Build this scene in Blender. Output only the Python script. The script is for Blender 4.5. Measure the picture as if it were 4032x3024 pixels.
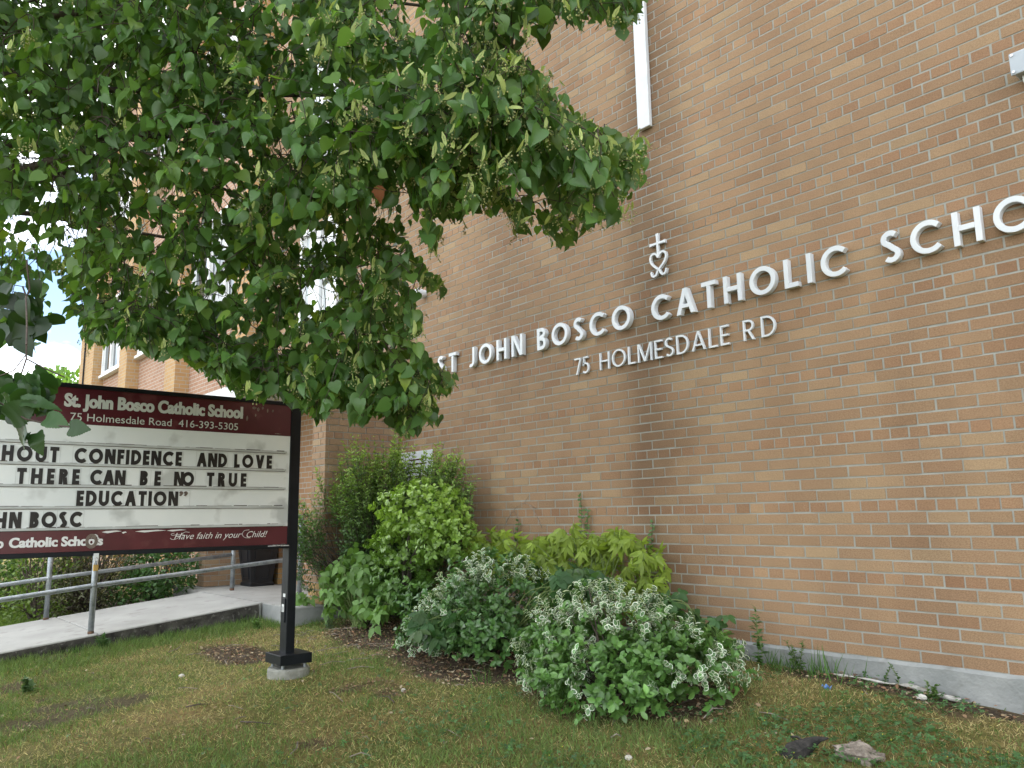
import bpy, math, random
import numpy as np
from mathutils import Matrix, Vector
random.seed(7)
RNG = np.random.default_rng(11)
for o in list(bpy.data.objects): bpy.data.objects.remove(o)
S = bpy.context.scene
COL = S.collection

# ------------------------------------------------------------------ camera
CAM = np.array([0.0, -4.81324, 0.85895])
F_PX, YAW, PITCH, ROLL = 3106.26, 0.86261, 0.16690, -0.01490
FW = np.array([-math.sin(YAW)*math.cos(PITCH), math.cos(YAW)*math.cos(PITCH), math.sin(PITCH)])
r0 = np.cross(FW, [0, 0, 1.0]); r0 /= np.linalg.norm(r0)
u0 = np.cross(r0, FW)
RT = math.cos(ROLL)*r0 + math.sin(ROLL)*u0
UP = -math.sin(ROLL)*r0 + math.cos(ROLL)*u0
cd = bpy.data.cameras.new("camera"); cam = bpy.data.objects.new("camera", cd); COL.objects.link(cam)
cd.sensor_width = 36.0; cd.lens = F_PX/4032*36.0; cd.clip_start = 0.05; cd.clip_end = 1000
M = Matrix(((RT[0], UP[0], -FW[0], CAM[0]), (RT[1], UP[1], -FW[1], CAM[1]), (RT[2], UP[2], -FW[2], CAM[2]), (0, 0, 0, 1)))
cam.matrix_world = M
S.camera = cam

# ------------------------------------------------------------------ light
SUN_EL, SUN_AZ = math.radians(52), math.radians(14)      # azimuth from +Y towards +X: behind the wall
W = bpy.data.worlds.new("World"); S.world = W; W.use_nodes = True
nt = W.node_tree; nt.nodes.clear()
out = nt.nodes.new('ShaderNodeOutputWorld'); bg = nt.nodes.new('ShaderNodeBackground'); bg.inputs[1].default_value = 0.14
sky = nt.nodes.new('ShaderNodeTexSky'); sky.sky_type = 'NISHITA'; sky.sun_disc = False
sky.sun_elevation = SUN_EL; sky.sun_rotation = SUN_AZ; sky.air_density = 1.0; sky.dust_density = 0.6
tc = nt.nodes.new('ShaderNodeTexCoord'); mp = nt.nodes.new('ShaderNodeMapping'); mp.inputs['Scale'].default_value = (1, 1, 2.2); mp.inputs['Location'].default_value = (3.3, 2.4, 1.7)
nz = nt.nodes.new('ShaderNodeTexNoise'); nz.inputs['Scale'].default_value = 2.6; nz.inputs['Detail'].default_value = 7; nz.inputs['Roughness'].default_value = .58
rp = nt.nodes.new('ShaderNodeValToRGB'); rp.color_ramp.elements[0].position = .41; rp.color_ramp.elements[1].position = .58
mx = nt.nodes.new('ShaderNodeMix'); mx.data_type = 'RGBA'
mx.inputs[7].default_value = (13.6, 13.8, 13.7, 1)
nt.links.new(tc.outputs['Generated'], mp.inputs[0]); nt.links.new(mp.outputs[0], nz.inputs['Vector'])
nt.links.new(nz.outputs[0], rp.inputs[0]); nt.links.new(rp.outputs[0], mx.inputs[0])
nt.links.new(sky.outputs[0], mx.inputs[6]); nt.links.new(mx.outputs[2], bg.inputs[0]); nt.links.new(bg.outputs[0], out.inputs[0])
sl = bpy.data.lights.new("sun", 'SUN'); sl.energy = 3.2; sl.angle = math.radians(.5); sl.color = (1, .95, .87)
so = bpy.data.objects.new("sun", sl); COL.objects.link(so)
sd = Vector((math.sin(SUN_AZ)*math.cos(SUN_EL), math.cos(SUN_AZ)*math.cos(SUN_EL), math.sin(SUN_EL)))
so.rotation_euler = sd.to_track_quat('Z', 'Y').to_euler(); so.location = (0, 0, 30)
S.view_settings.view_transform = 'Standard'; S.view_settings.look = 'None'; S.view_settings.gamma = 1
S.view_settings.exposure = 1.32

# ------------------------------------------------------------------ helpers
def tag(o, label=None, cat=None, group=None, kind=None):
    for k, v in (('label', label), ('category', cat), ('group', group), ('kind', kind)):
        if v: o[k] = v
    return o
def empty(name, loc, label, cat, group=None):
    o = bpy.data.objects.new(name, None); o.location = loc; COL.objects.link(o); o.empty_display_size = .2
    return tag(o, label, cat, group)
def link(name, me, mat, parent=None):
    if mat and not me.materials: me.materials.append(mat)
    o = bpy.data.objects.new(name, me); COL.objects.link(o)
    if parent:
        o.parent = parent
        l = Vector((0, 0, 0)); p = parent
        while p: l += p.location; p = p.parent
        o.location = -l                       # meshes are written in world coordinates
    return o
def np_mesh(name, V, loops, sizes, mat, parent=None, col=None, smooth=False):
    """V (n,3); loops flat vertex indices; sizes face sizes; col per-face (nf,3)."""
    me = bpy.data.meshes.new(name)
    V = np.asarray(V, np.float32); loops = np.asarray(loops, np.int32); sizes = np.asarray(sizes, np.int32)
    me.vertices.add(len(V)); me.vertices.foreach_set('co', V.ravel())
    me.loops.add(len(loops)); me.loops.foreach_set('vertex_index', loops)
    me.polygons.add(len(sizes)); me.polygons.foreach_set('loop_start', np.concatenate([[0], np.cumsum(sizes)[:-1]]).astype(np.int32))
    me.polygons.foreach_set('use_smooth', np.full(len(sizes), bool(smooth)))
    me.update(calc_edges=True)
    if col is not None:
        a = me.attributes.new('Col', 'FLOAT_COLOR', 'CORNER')
        c = np.repeat(np.c_[col, np.ones(len(col))], sizes, axis=0).astype(np.float32)
        a.data.foreach_set('color', c.ravel())
    return link(name, me, mat, parent)
class MB:
    def __init__(s): s.v = []; s.f = []; s.sm = False
    def box(s, a, b):
        (x0, y0, z0), (x1, y1, z1) = a, b; n = len(s.v)
        s.v += [(x0,y0,z0),(x1,y0,z0),(x1,y1,z0),(x0,y1,z0),(x0,y0,z1),(x1,y0,z1),(x1,y1,z1),(x0,y1,z1)]
        s.f += [[n+i for i in q] for q in ((3,2,1,0),(4,5,6,7),(0,1,5,4),(1,2,6,5),(2,3,7,6),(3,0,4,7))]; return s
    def quad(s, *p):
        n = len(s.v); s.v += [tuple(q) for q in p]; s.f.append(list(range(n, n+len(p)))); return s
    def prism(s, poly, fn, d0, d1):
        n = len(s.v); k = len(poly)
        s.v += [fn(x, y, d0) for x, y in poly] + [fn(x, y, d1) for x, y in poly]
        s.f += [[n+i for i in range(k)][::-1], [n+k+i for i in range(k)]]
        s.f += [[n+i, n+(i+1) % k, n+k+(i+1) % k, n+k+i] for i in range(k)]; return s
    def tube(s, pts, r, sides=8, cap=True):
        pts = [Vector(p) for p in pts]; rs = r if isinstance(r, (list, tuple)) else [r]*len(pts)
        n = len(s.v); up = Vector((0.13, 0.31, .94))
        for i, p in enumerate(pts):
            t = (pts[min(i+1, len(pts)-1)]-pts[max(i-1, 0)]).normalized()
            a = t.cross(up)
            if a.length < .05: a = t.cross(Vector((1, 0, 0)))
            a.normalize(); b = t.cross(a)
            for k in range(sides):
                w = 2*math.pi*k/sides; s.v.append(tuple(p+rs[i]*(math.cos(w)*a+math.sin(w)*b)))
        for i in range(len(pts)-1):
            for k in range(sides):
                q = (k+1) % sides
                s.f.append([n+i*sides+k, n+i*sides+q, n+(i+1)*sides+q, n+(i+1)*sides+k])
        if cap:
            s.f.append([n+k for k in range(sides)][::-1]); s.f.append([n+(len(pts)-1)*sides+k for k in range(sides)])
        return s
    def ball(s, c, r, nu=8, nv=6):
        n = len(s.v)
        for j in range(nv+1):
            th = math.pi*j/nv
            for i in range(nu):
                ph = 2*math.pi*i/nu
                s.v.append((c[0]+r*math.sin(th)*math.cos(ph), c[1]+r*math.sin(th)*math.sin(ph), c[2]+r*math.cos(th)))
        for j in range(nv):
            for i in range(nu):
                s.f.append([n+j*nu+i, n+(j+1)*nu+i, n+(j+1)*nu+(i+1) % nu, n+j*nu+(i+1) % nu])
        return s
    def build(s, name, mat, parent=None, bevel=0, smooth=False):
        me = bpy.data.meshes.new(name); me.from_pydata(s.v, [], s.f); me.update()
        if smooth:
            me.polygons.foreach_set('use_smooth', np.ones(len(me.polygons), bool))
        o = link(name, me, mat, parent)
        if bevel:
            b = o.modifiers.new('bevel', 'BEVEL'); b.width = bevel; b.segments = 2; b.limit_method = 'ANGLE'
        return o
def hash2(ix, iy, seed):
    h = (ix.astype(np.int64)*374761393 + iy.astype(np.int64)*668265263 + seed*974711) & 0x7fffffff
    h = ((h ^ (h >> 13))*1274126177) & 0x7fffffff
    return ((h ^ (h >> 16)) % 100003)/100003.0
def vnoise(x, y, sc, seed=0):
    x = np.asarray(x, float)*sc+1000; y = np.asarray(y, float)*sc+1000
    ix, iy = np.floor(x), np.floor(y); fx, fy = x-ix, y-iy
    fx = fx*fx*(3-2*fx); fy = fy*fy*(3-2*fy)
    a, b, c, d = hash2(ix, iy, seed), hash2(ix+1, iy, seed), hash2(ix, iy+1, seed), hash2(ix+1, iy+1, seed)
    return (a*(1-fx)+b*fx)*(1-fy)+(c*(1-fx)+d*fx)*fy
def fbm(x, y, sc, seed=0): return .55*vnoise(x, y, sc, seed)+.28*vnoise(x, y, sc*2.1, seed+5)+.17*vnoise(x, y, sc*4.3, seed+9)
def nrm(a): return a/np.maximum(np.linalg.norm(a, axis=-1, keepdims=True), 1e-9)
def proj(P):
    d = P-CAM; z = d@FW; z2 = np.where(np.abs(z) < 1e-4, 1e-4, z)
    return (2016+F_PX*(d@RT)/z2)/1.8228, (1512-F_PX*(d@UP)/z2)/1.8228, z

# ------------------------------------------------------------------ materials
def mat(name, color=(.5, .5, .5), rough=.6, metal=0, spec=.5, coat=0):
    m = bpy.data.materials.new(name); m.use_nodes = True
    b = m.node_tree.nodes['Principled BSDF']
    b.inputs['Base Color'].default_value = (*color, 1); b.inputs['Roughness'].default_value = rough
    b.inputs['Metallic'].default_value = metal; b.inputs['Specular IOR Level'].default_value = spec
    b.inputs['Coat Weight'].default_value = coat; b.inputs['Coat Roughness'].default_value = .05
    return m, m.node_tree, b
def N(t, kind, **kw):
    n = t.nodes.new(kind)
    for k, v in kw.items():
        if k.startswith('i_'): n.inputs[k[2:].replace('_', ' ')].default_value = v
        else: setattr(n, k, v)
    return n
def noisy(name, c1, c2, scale, rough=.7, bump=0, bscale=None, detail=6, metal=0, lo=.35, hi=.65, spec=.4, c3=None, s3=30):
    m, t, b = mat(name, c1, rough, metal, spec); L = t.links.new
    tcn = N(t, 'ShaderNodeTexCoord'); n = N(t, 'ShaderNodeTexNoise', i_Scale=scale, i_Detail=detail, i_Roughness=.6)
    L(tcn.outputs['Object'], n.inputs['Vector'])
    r = N(t, 'ShaderNodeValToRGB'); r.color_ramp.elements[0].position = lo; r.color_ramp.elements[1].position = hi
    r.color_ramp.elements[0].color = (*c1, 1); r.color_ramp.elements[1].color = (*c2, 1)
    L(n.outputs[0], r.inputs[0]); last = r.outputs[0]
    if c3:
        n3 = N(t, 'ShaderNodeTexNoise', i_Scale=s3, i_Detail=3.0); L(tcn.outputs['Object'], n3.inputs['Vector'])
        r3 = N(t, 'ShaderNodeValToRGB'); r3.color_ramp.elements[0].position = .58; r3.color_ramp.elements[1].position = .7
        L(n3.outputs[0], r3.inputs[0])
        mm = N(t, 'ShaderNodeMix', data_type='RGBA'); mm.inputs[7].default_value = (*c3, 1)
        L(r3.outputs[0], mm.inputs[0]); L(last, mm.inputs[6]); last = mm.outputs[2]
    L(last, b.inputs['Base Color'])
    if bump:
        n2 = N(t, 'ShaderNodeTexNoise', i_Scale=bscale or scale*4, i_Detail=6.0); L(tcn.outputs['Object'], n2.inputs['Vector'])
        bp = N(t, 'ShaderNodeBump', i_Strength=bump, i_Distance=.01); L(n2.outputs[0], bp.inputs['Height']); L(bp.outputs[0], b.inputs['Normal'])
    return m
def foliage_mat(name, trans=.3, rough=.42, spec=.5, tint=(1.25, 1.35, .55)):
    m, t, b = mat(name, (.1, .2, .05), rough, 0, spec); L = t.links.new
    a = N(t, 'ShaderNodeAttribute', attribute_name='Col')
    L(a.outputs['Color'], b.inputs['Base Color'])
    tr = N(t, 'ShaderNodeBsdfTranslucent'); mu = N(t, 'ShaderNodeMix', data_type='RGBA', blend_type='MULTIPLY'); mu.inputs[0].default_value = 1
    mu.inputs[7].default_value = (*tint, 1); L(a.outputs['Color'], mu.inputs[6]); L(mu.outputs[2], tr.inputs[0])
    ms = N(t, 'ShaderNodeMixShader'); ms.inputs[0].default_value = trans
    o = t.nodes['Material Output']; L(b.outputs[0], ms.inputs[1]); L(tr.outputs[0], ms.inputs[2]); L(ms.outputs[0], o.inputs[0])
    return m
def brick_mat(name, stain=True):
    m, t, b = mat(name, (.4, .23, .12), .85, 0, .25); L = t.links.new
    a = N(t, 'ShaderNodeAttribute', attribute_name='Col'); tcn = N(t, 'ShaderNodeTexCoord')
    # rug-face texture: short raked flecks
    mpn = N(t, 'ShaderNodeMapping'); mpn.inputs['Scale'].default_value = (1, 1, 1.0); mpn.inputs['Rotation'].default_value = (0, .5, 0)
    mp2 = N(t, 'ShaderNodeMapping'); mp2.inputs['Scale'].default_value = (55, 55, 150)
    L(tcn.outputs['Object'], mpn.inputs[0]); L(mpn.outputs[0], mp2.inputs[0])
    n = N(t, 'ShaderNodeTexNoise', i_Scale=1.6, i_Detail=5.0, i_Roughness=.65); L(mp2.outputs[0], n.inputs['Vector'])
    r = N(t, 'ShaderNodeValToRGB'); r.color_ramp.elements[0].position = .32; r.color_ramp.elements[1].position = .62
    r.color_ramp.elements[0].color = (.60, .56, .52, 1); r.color_ramp.elements[1].color = (1.06, 1.06, 1.06, 1); L(n.outputs[0], r.inputs[0])
    mu = N(t, 'ShaderNodeMix', data_type='RGBA', blend_type='MULTIPLY'); mu.inputs[0].default_value = 1
    L(a.outputs['Color'], mu.inputs[6]); L(r.outputs[0], mu.inputs[7]); last = mu.outputs[2]
    if stain:
        n2 = N(t, 'ShaderNodeTexNoise', i_Scale=.55, i_Detail=5.0, i_Roughness=.6); mp3 = N(t, 'ShaderNodeMapping'); mp3.inputs['Scale'].default_value = (1.5, 1, .45)
        L(tcn.outputs['Object'], mp3.inputs[0]); L(mp3.outputs[0], n2.inputs['Vector'])
        r2 = N(t, 'ShaderNodeValToRGB'); r2.color_ramp.elements[0].position = .36; r2.color_ramp.elements[1].position = .64
        r2.color_ramp.elements[0].color = (.80, .77, .75, 1); r2.color_ramp.elements[1].color = (1.08, 1.06, 1.02, 1); L(n2.outputs[0], r2.inputs[0])
        m2 = N(t, 'ShaderNodeMix', data_type='RGBA', blend_type='MULTIPLY'); m2.inputs[0].default_value = 1
        L(last, m2.inputs[6]); L(r2.outputs[0], m2.inputs[7]); last = m2.outputs[2]
        # rain-washed dirt streak running down the wall below the white bar
        sp = N(t, 'ShaderNodeSeparateXYZ'); L(tcn.outputs['Object'], sp.inputs[0])
        nw = N(t, 'ShaderNodeTexNoise', i_Scale=1.4, i_Detail=4.0); L(tcn.outputs['Object'], nw.inputs['Vector'])
        ma = N(t, 'ShaderNodeMath', operation='MULTIPLY_ADD'); ma.inputs[1].default_value = .9; ma.inputs[2].default_value = 3.42; L(nw.outputs[0], ma.inputs[0])
        ad = N(t, 'ShaderNodeMath', operation='ADD'); L(sp.outputs[0], ad.inputs[0]); L(ma.outputs[0], ad.inputs[1])
        ab = N(t, 'ShaderNodeMath', operation='ABSOLUTE'); L(ad.outputs[0], ab.inputs[0])
        mr = N(t, 'ShaderNodeMapRange', interpolation_type='SMOOTHSTEP'); mr.inputs[1].default_value = .02; mr.inputs[2].default_value = .5
        mr.inputs[3].default_value = .62; mr.inputs[4].default_value = 0; L(ab.outputs[0], mr.inputs[0])
        m3 = N(t, 'ShaderNodeMix', data_type='RGBA', blend_type='MULTIPLY'); m3.inputs[7].default_value = (.50, .47, .45, 1)
        L(mr.outputs[0], m3.inputs[0]); L(last, m3.inputs[6]); last = m3.outputs[2]
    L(last, b.inputs['Base Color'])
    bp = N(t, 'ShaderNodeBump', i_Strength=.6, i_Distance=.004); L(n.outputs[0], bp.inputs['Height']); L(bp.outputs[0], b.inputs['Normal'])
    return m
def far_brick(name, c1, c2, mort):
    m, t, b = mat(name, c1, .85, 0, .2); L = t.links.new
    tcn = N(t, 'ShaderNodeTexCoord'); sp = N(t, 'ShaderNodeSeparateXYZ'); L(tcn.outputs['Object'], sp.inputs[0])
    ad = N(t, 'ShaderNodeMath', operation='ADD'); L(sp.outputs[0], ad.inputs[0]); L(sp.outputs[1], ad.inputs[1])
    cb = N(t, 'ShaderNodeCombineXYZ'); L(ad.outputs[0], cb.inputs[0]); L(sp.outputs[2], cb.inputs[1])
    bt = N(t, 'ShaderNodeTexBrick', offset=.5, squash=.5, squash_frequency=6)
    bt.inputs['Color1'].default_value = (*c1, 1); bt.inputs['Color2'].default_value = (*c2, 1); bt.inputs['Mortar'].default_value = (*mort, 1)
    bt.inputs['Scale'].default_value = 1; bt.inputs['Mortar Size'].default_value = .006; bt.inputs['Brick Width'].default_value = .222; bt.inputs['Row Height'].default_value = .07142
    L(cb.outputs[0], bt.inputs['Vector'])
    n = N(t, 'ShaderNodeTexNoise', i_Scale=.6, i_Detail=6.0); L(tcn.outputs['Object'], n.inputs['Vector'])
    r = N(t, 'ShaderNodeValToRGB'); r.color_ramp.elements[0].color = (.75, .74, .73, 1); r.color_ramp.elements[1].color = (1.1, 1.1, 1.1, 1); L(n.outputs[0], r.inputs[0])
    mu = N(t, 'ShaderNodeMix', data_type='RGBA', blend_type='MULTIPLY'); mu.inputs[0].default_value = 1
    L(bt.outputs[0], mu.inputs[6]); L(r.outputs[0], mu.inputs[7]); L(mu.outputs[2], b.inputs['Base Color'])
    return m
MT = {}
MT['brick'] = brick_mat('rug_face_brick'); MT['brick_plain'] = brick_mat('porch_brick', False)
MT['mortar'] = noisy('mortar', (.28, .28, .248), (.35, .35, .318), 9, .95, .4, 220)
MT['brick_far'] = far_brick('panel_brick', (.36, .20, .13), (.42, .25, .17), (.48, .46, .42))
MT['brick_buff'] = far_brick('buff_brick', (.50, .32, .15), (.44, .26, .12), (.42, .38, .31))
MT['brick_up'] = far_brick('upper_brick', (.42, .25, .14), (.36, .21, .12), (.42, .41, .37))
MT['concrete'] = noisy('old_concrete', (.20, .21, .205), (.31, .315, .305), 2.2, .9, .6, 40, c3=(.15, .145, .13), s3=5)
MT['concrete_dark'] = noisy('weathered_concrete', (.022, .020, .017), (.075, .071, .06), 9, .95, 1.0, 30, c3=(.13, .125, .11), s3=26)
MT['walk'] = noisy('walk_concrete', (.30, .295, .275), (.39, .385, .36), 1.4, .9, .4, 160, c3=(.27, .26, .24), s3=6)
MT['footing'] = noisy('footing_concrete', (.17, .17, .145), (.30, .30, .265), 9, .95, .8, 60)
MT['white'] = noisy('white_paint', (.60, .63, .66), (.68, .70, .72), 5, .38, 0, None, spec=.5)
MT['offwhite'] = noisy('aged_white_metal', (.62, .64, .64), (.74, .75, .75), 3, .5)
MT['frame'] = noisy('window_frame_white', (.70, .72, .73), (.80, .81, .81), 4, .4)
MT['black'] = noisy('black_enamel', (.004, .0055, .008), (.009, .011, .015), 8, .42, .05, 90, spec=.25)
MT['planter'] = noisy('black_planter', (.010, .011, .014), (.018, .020, .024), 6, .4)
MT['maroon'] = noisy('maroon_panel', (.060, .010, .016), (.098, .017, .025), 2.5, .22, 0, spec=.5, c3=(.11, .03, .035), s3=9)
MT['panel'] = noisy('sign_panel_white', (.66, .70, .70), (.76, .78, .77), 1.6, .25, 0, spec=.5, c3=(.50, .52, .51), s3=5)
MT['rail'] = noisy('panel_track', (.40, .42, .41), (.52, .54, .53), 6, .4)
MT['grime'] = noisy('track_grime', (.022, .016, .013), (.12, .09, .07), 30, .95)
MT['glyph_black'] = noisy('letter_black', (.012, .010, .010), (.022, .018, .016), 12, .4)
MT['glyph_grey'] = noisy('printed_grey', (.50, .53, .50), (.58, .60, .57), 5, .4)
MT['glyph_white'] = noisy('printed_white', (.66, .66, .66), (.74, .74, .74), 5, .4)
MT['glyph_old'] = noisy('stained_letter', (.10, .075, .06), (.22, .17, .14), 40, .6)
MT['galv'] = noisy('galvanised_steel', (.22, .245, .265), (.36, .385, .40), 14, .42, .1, 60, metal=.55, c3=(.17, .19, .20), s3=40)
MT['rust'] = noisy('rust', (.06, .035, .025), (.16, .09, .055), 30, .9)
MT['brass'] = noisy('brass', (.45, .30, .10), (.52, .36, .14), 10, .35, metal=.9)
MT['steel'] = noisy('bright_steel', (.5, .5, .5), (.6, .6, .6), 10, .3, metal=.9)
MT['greybox'] = noisy('grey_enclosure', (.36, .40, .44), (.42, .46, .50), 4, .45)
MT['glass'], t_, b_ = mat('window_glass', (.05, .065, .075), .04, 0, 1.0)
MT['glass_sky'], t_, b_ = mat('sky_reflection_glass', (.50, .55, .58), .06, 0, .9)  # sky reflection painted into the pane as a pale blue-grey base colour
MT['bark'] = noisy('bark', (.045, .036, .030), (.11, .09, .075), 14, .95, 1, 40)
MT['twig'] = noisy('twig', (.05, .038, .032), (.10, .075, .06), 20, .9)
MT['greenstem'] = noisy('green_stem', (.12, .17, .05), (.18, .24, .08), 12, .7)
MT['deadwood'] = noisy('dead_wood', (.10, .08, .065), (.34, .29, .24), 22, .95, .9, 60)
MT['char'] = noisy('dark_bark_piece', (.014, .013, .012), (.05, .045, .04), 30, .9, .9, 60)
MT['palestick'] = noisy('bleached_stick', (.32, .30, .27), (.52, .50, .46), 30, .9)
MT['ribbon'] = noisy('green_ribbon', (.008, .12, .09), (.012, .17, .13), 20, .35)
MT['blue'] = noisy('blue_wrapper', (.05, .16, .42), (.20, .34, .60), 40, .3)
MT['rubble'] = noisy('pale_stone', (.40, .37, .32), (.62, .59, .54), 20, .9)
MT['leaf'] = foliage_mat('linden_leaf', .44, .38, .5)
MT['leaf_gloss'] = foliage_mat('glossy_leaf', .22, .34, .5)
MT['leaf_soft'] = foliage_mat('soft_leaf', .35, .5, .4)
MT['grass'] = foliage_mat('grass_blade', .25, .55, .3)
MT['litter'] = foliage_mat('dry_leaf', .1, .8, .2, (1, .9, .7))
MT['fruit'] = foliage_mat('bract', .35, .5, .4, (1.1, 1.15, .6))
def ground_mat():
    m, t, b = mat('lawn_soil', (.15, .12, .06), .95, 0, .15); L = t.links.new
    tcn = N(t, 'ShaderNodeTexCoord')
    n1 = N(t, 'ShaderNodeTexNoise', i_Scale=1.1, i_Detail=8.0, i_Roughness=.65); n2 = N(t, 'ShaderNodeTexNoise', i_Scale=34.0, i_Detail=6.0, i_Roughness=.7)
    L(tcn.outputs['Object'], n1.inputs['Vector']); L(tcn.outputs['Object'], n2.inputs['Vector'])
    r = N(t, 'ShaderNodeValToRGB'); e = r.color_ramp.elements
    e[0].position = .36; e[0].color = (.20, .155, .070, 1); e[1].position = .62; e[1].color = (.105, .125, .035, 1)
    L(n1.outputs[0], r.inputs[0])
    r2 = N(t, 'ShaderNodeValToRGB'); e = r2.color_ramp.elements
    e[0].position = .3; e[0].color = (.40, .36, .34, 1); e[1].position = .7; e[1].color = (1.5, 1.4, 1.25, 1); L(n2.outputs[0], r2.inputs[0])
    mu = N(t, 'ShaderNodeMix', data_type='RGBA', blend_type='MULTIPLY'); mu.inputs[0].default_value = 1
    L(r.outputs[0], mu.inputs[6]); L(r2.outputs[0], mu.inputs[7])
    a = N(t, 'ShaderNodeAttribute', attribute_name='Soil')
    mm = N(t, 'ShaderNodeMix', data_type='RGBA'); L(a.outputs['Fac'], mm.inputs[0]); L(mu.outputs[2], mm.inputs[6])
    so_ = N(t, 'ShaderNodeMix', data_type='RGBA', blend_type='MULTIPLY'); so_.inputs[0].default_value = 1; so_.inputs[6].default_value = (.075, .060, .044, 1)
    L(r2.outputs[0], so_.inputs[7]); L(so_.outputs[2], mm.inputs[7]); L(mm.outputs[2], b.inputs['Base Color'])
    bp = N(t, 'ShaderNodeBump', i_Strength=1.0, i_Distance=.02); L(n2.outputs[0], bp.inputs['Height']); L(bp.outputs[0], b.inputs['Normal'])
    return m
MT['ground'] = ground_mat()

# ------------------------------------------------------------------ terrain
def gz(X, Y):
    X = np.asarray(X, float); Y = np.asarray(Y, float)
    b = .065+.055*np.clip((X+8.5)/4.5, 0, 1)
    Yc = np.clip(Y, -9, .3)
    dip = -.085*np.clip((X+2.45)/1.1, 0, 1)*np.clip((Yc+1.1)/1.1, 0, 1)-.02*np.clip((Yc+.6)/.6, 0, 1)*(X > -4)+.06*np.exp(-((X+5.67)**2+(Yc+2.15)**2)/.5)
    return -.10+b*Yc+dip
def soil(X, Y):
    """bare earth: under the shrubs, along the wall and in a few worn patches"""
    X = np.asarray(X, float); Y = np.asarray(Y, float)
    s = np.zeros(np.broadcast(X, Y).shape)
    for cx, cy, rx, ry in ((-6.35, -.80, 1.0, .55), (-5.0, -1.0, .9, .52), (-3.5, -.95, .8, .50), (-6.9, -2.05, .6, .25), (-2.2, -.10, .75, .13), (-11.3, -2.0, 1.2, 1.3)):
        d = np.sqrt(((X-cx)/rx)**2+((Y-cy)/ry)**2)+.5*(fbm(X, Y, 3.0, 3)-.5)
        s = np.maximum(s, np.clip((1.12-d)/.3, 0, 1))
    s = np.maximum(s, np.clip((fbm(X, Y, 1.6, 21)-.66)*8, 0, .8))
    return s
fx = np.arange(-13, 2.01, .06); fy = np.arange(-7, .31, .06)
xs = np.concatenate([[-250, -120, -60, -35, -24, -18, -15], fx, [3, 5, 9, 16, 30, 60, 120]])
ys = np.concatenate([[-250, -120, -60, -30, -17, -11, -9, -8], fy, [1, 3, 8, 20, 60, 150]])
gx, gy = np.meshgrid(xs, ys); g = gz(gx, gy)
near = (gx > -13) & (gx < 2) & (gy > -7) & (gy < .3)
g = g+np.where(near, .022*(fbm(gx, gy, 1.8, 2)-.5)+.016*(vnoise(gx, gy, 7, 4)-.5), 0)
nx, ny = len(xs), len(ys)
idx = np.arange(nx*ny).reshape(ny, nx)
q = np.stack([idx[:-1, :-1], idx[:-1, 1:], idx[1:, 1:], idx[1:, :-1]], -1).reshape(-1, 4)
gr = np_mesh('ground', np.stack([gx, gy, g], -1).reshape(-1, 3), q.ravel(), np.full(len(q), 4), MT['ground'], smooth=True)
at = gr.data.attributes.new('Soil', 'FLOAT', 'POINT'); at.data.foreach_set('value', soil(gx, gy).ravel().astype(np.float32))
tag(gr, kind='structure')

# ------------------------------------------------------------------ school building
bld = empty('school_building', (-7, 0, 0), 'long brown brick school building with raised white lettering, porch and white framed windows', 'building')
BH, BL = .0714198, .222
X0 = -2.236+BL/4
class Bricks:
    def __init__(s): s.V = []; s.L = []; s.C = []
    def face(s, O, U, Nn, a0, a1, z0, z1, phase=0., palette='main', buff_rows=0):
        """bricks on a vertical face; a runs along U from origin O, O given at z=0"""
        O, U, Nn = np.array(O, float), np.array(U, float), np.array(Nn, float)
        jt = .0105
        for r in range(int(math.floor(z0/BH)), int(math.ceil(z1/BH))):
            zb, ztp = max(r*BH+jt/2, z0), min((r+1)*BH-jt/2, z1)
            if ztp-zb < .012: continue
            head = r > 0 and r % 6 == 0
            Lb = BL/2 if head else BL
            off = phase+(BL/4 if head else (0 if r % 2 else BL/2))
            k = math.floor((a0-off)/Lb)
            while off+k*Lb < a1:
                p0 = max(off+k*Lb+jt/2, a0); p1 = min(off+(k+1)*Lb-jt/2, a1); k += 1
                if p1-p0 < .012: continue
                j = RNG.normal(0, .0011, 4); dpt = float(np.clip(RNG.normal(0, .0012), -.002, .002))
                base = O+Nn*(dpt*.6)
                cs = []
                for (pa, pz) in ((p0+j[0], zb+j[1]), (p1+j[2], zb+j[1]), (p1+j[2], ztp+j[3]), (p0+j[0], ztp+j[3])):
                    cs.append(base+U*pa+np.array([0, 0, pz]))
                n = len(s.V)*8
                s.V.append(cs+[c-Nn*.02 for c in cs])
                for fq in ((0, 1, 2, 3), (0, 4, 5, 1), (1, 5, 6, 2), (2, 6, 7, 3), (3, 7, 4, 0)): s.L += [n+i for i in fq]
                v = RNG.random()
                if r < buff_rows: c = np.array([.50, .33, .15])*RNG.uniform(.88, 1.1)
                else:
                    w = RNG.random()
                    c = np.array([.358, .243, .150])*(1-w)+np.array([.340, .220, .136])*w
                    if head: c = c*np.array([.99, .93, .915])
                    if v < .035: c = c*np.array([.90, .86, .84])
                    elif v < .16: c = c*np.array([1.10, 1.16, 1.16])
                    c = c*RNG.uniform(.93, 1.06)
                s.C += [c]*5
    def build(s, name, m, parent):
        V = np.array(s.V).reshape(-1, 3)
        return np_mesh(name, V, s.L, np.full(len(s.L)//4, 4), m, parent, np.array(s.C))
ZT = 8.0
bw = Bricks()
UX, NY = (1, 0, 0), (0, -1, 0)
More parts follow.
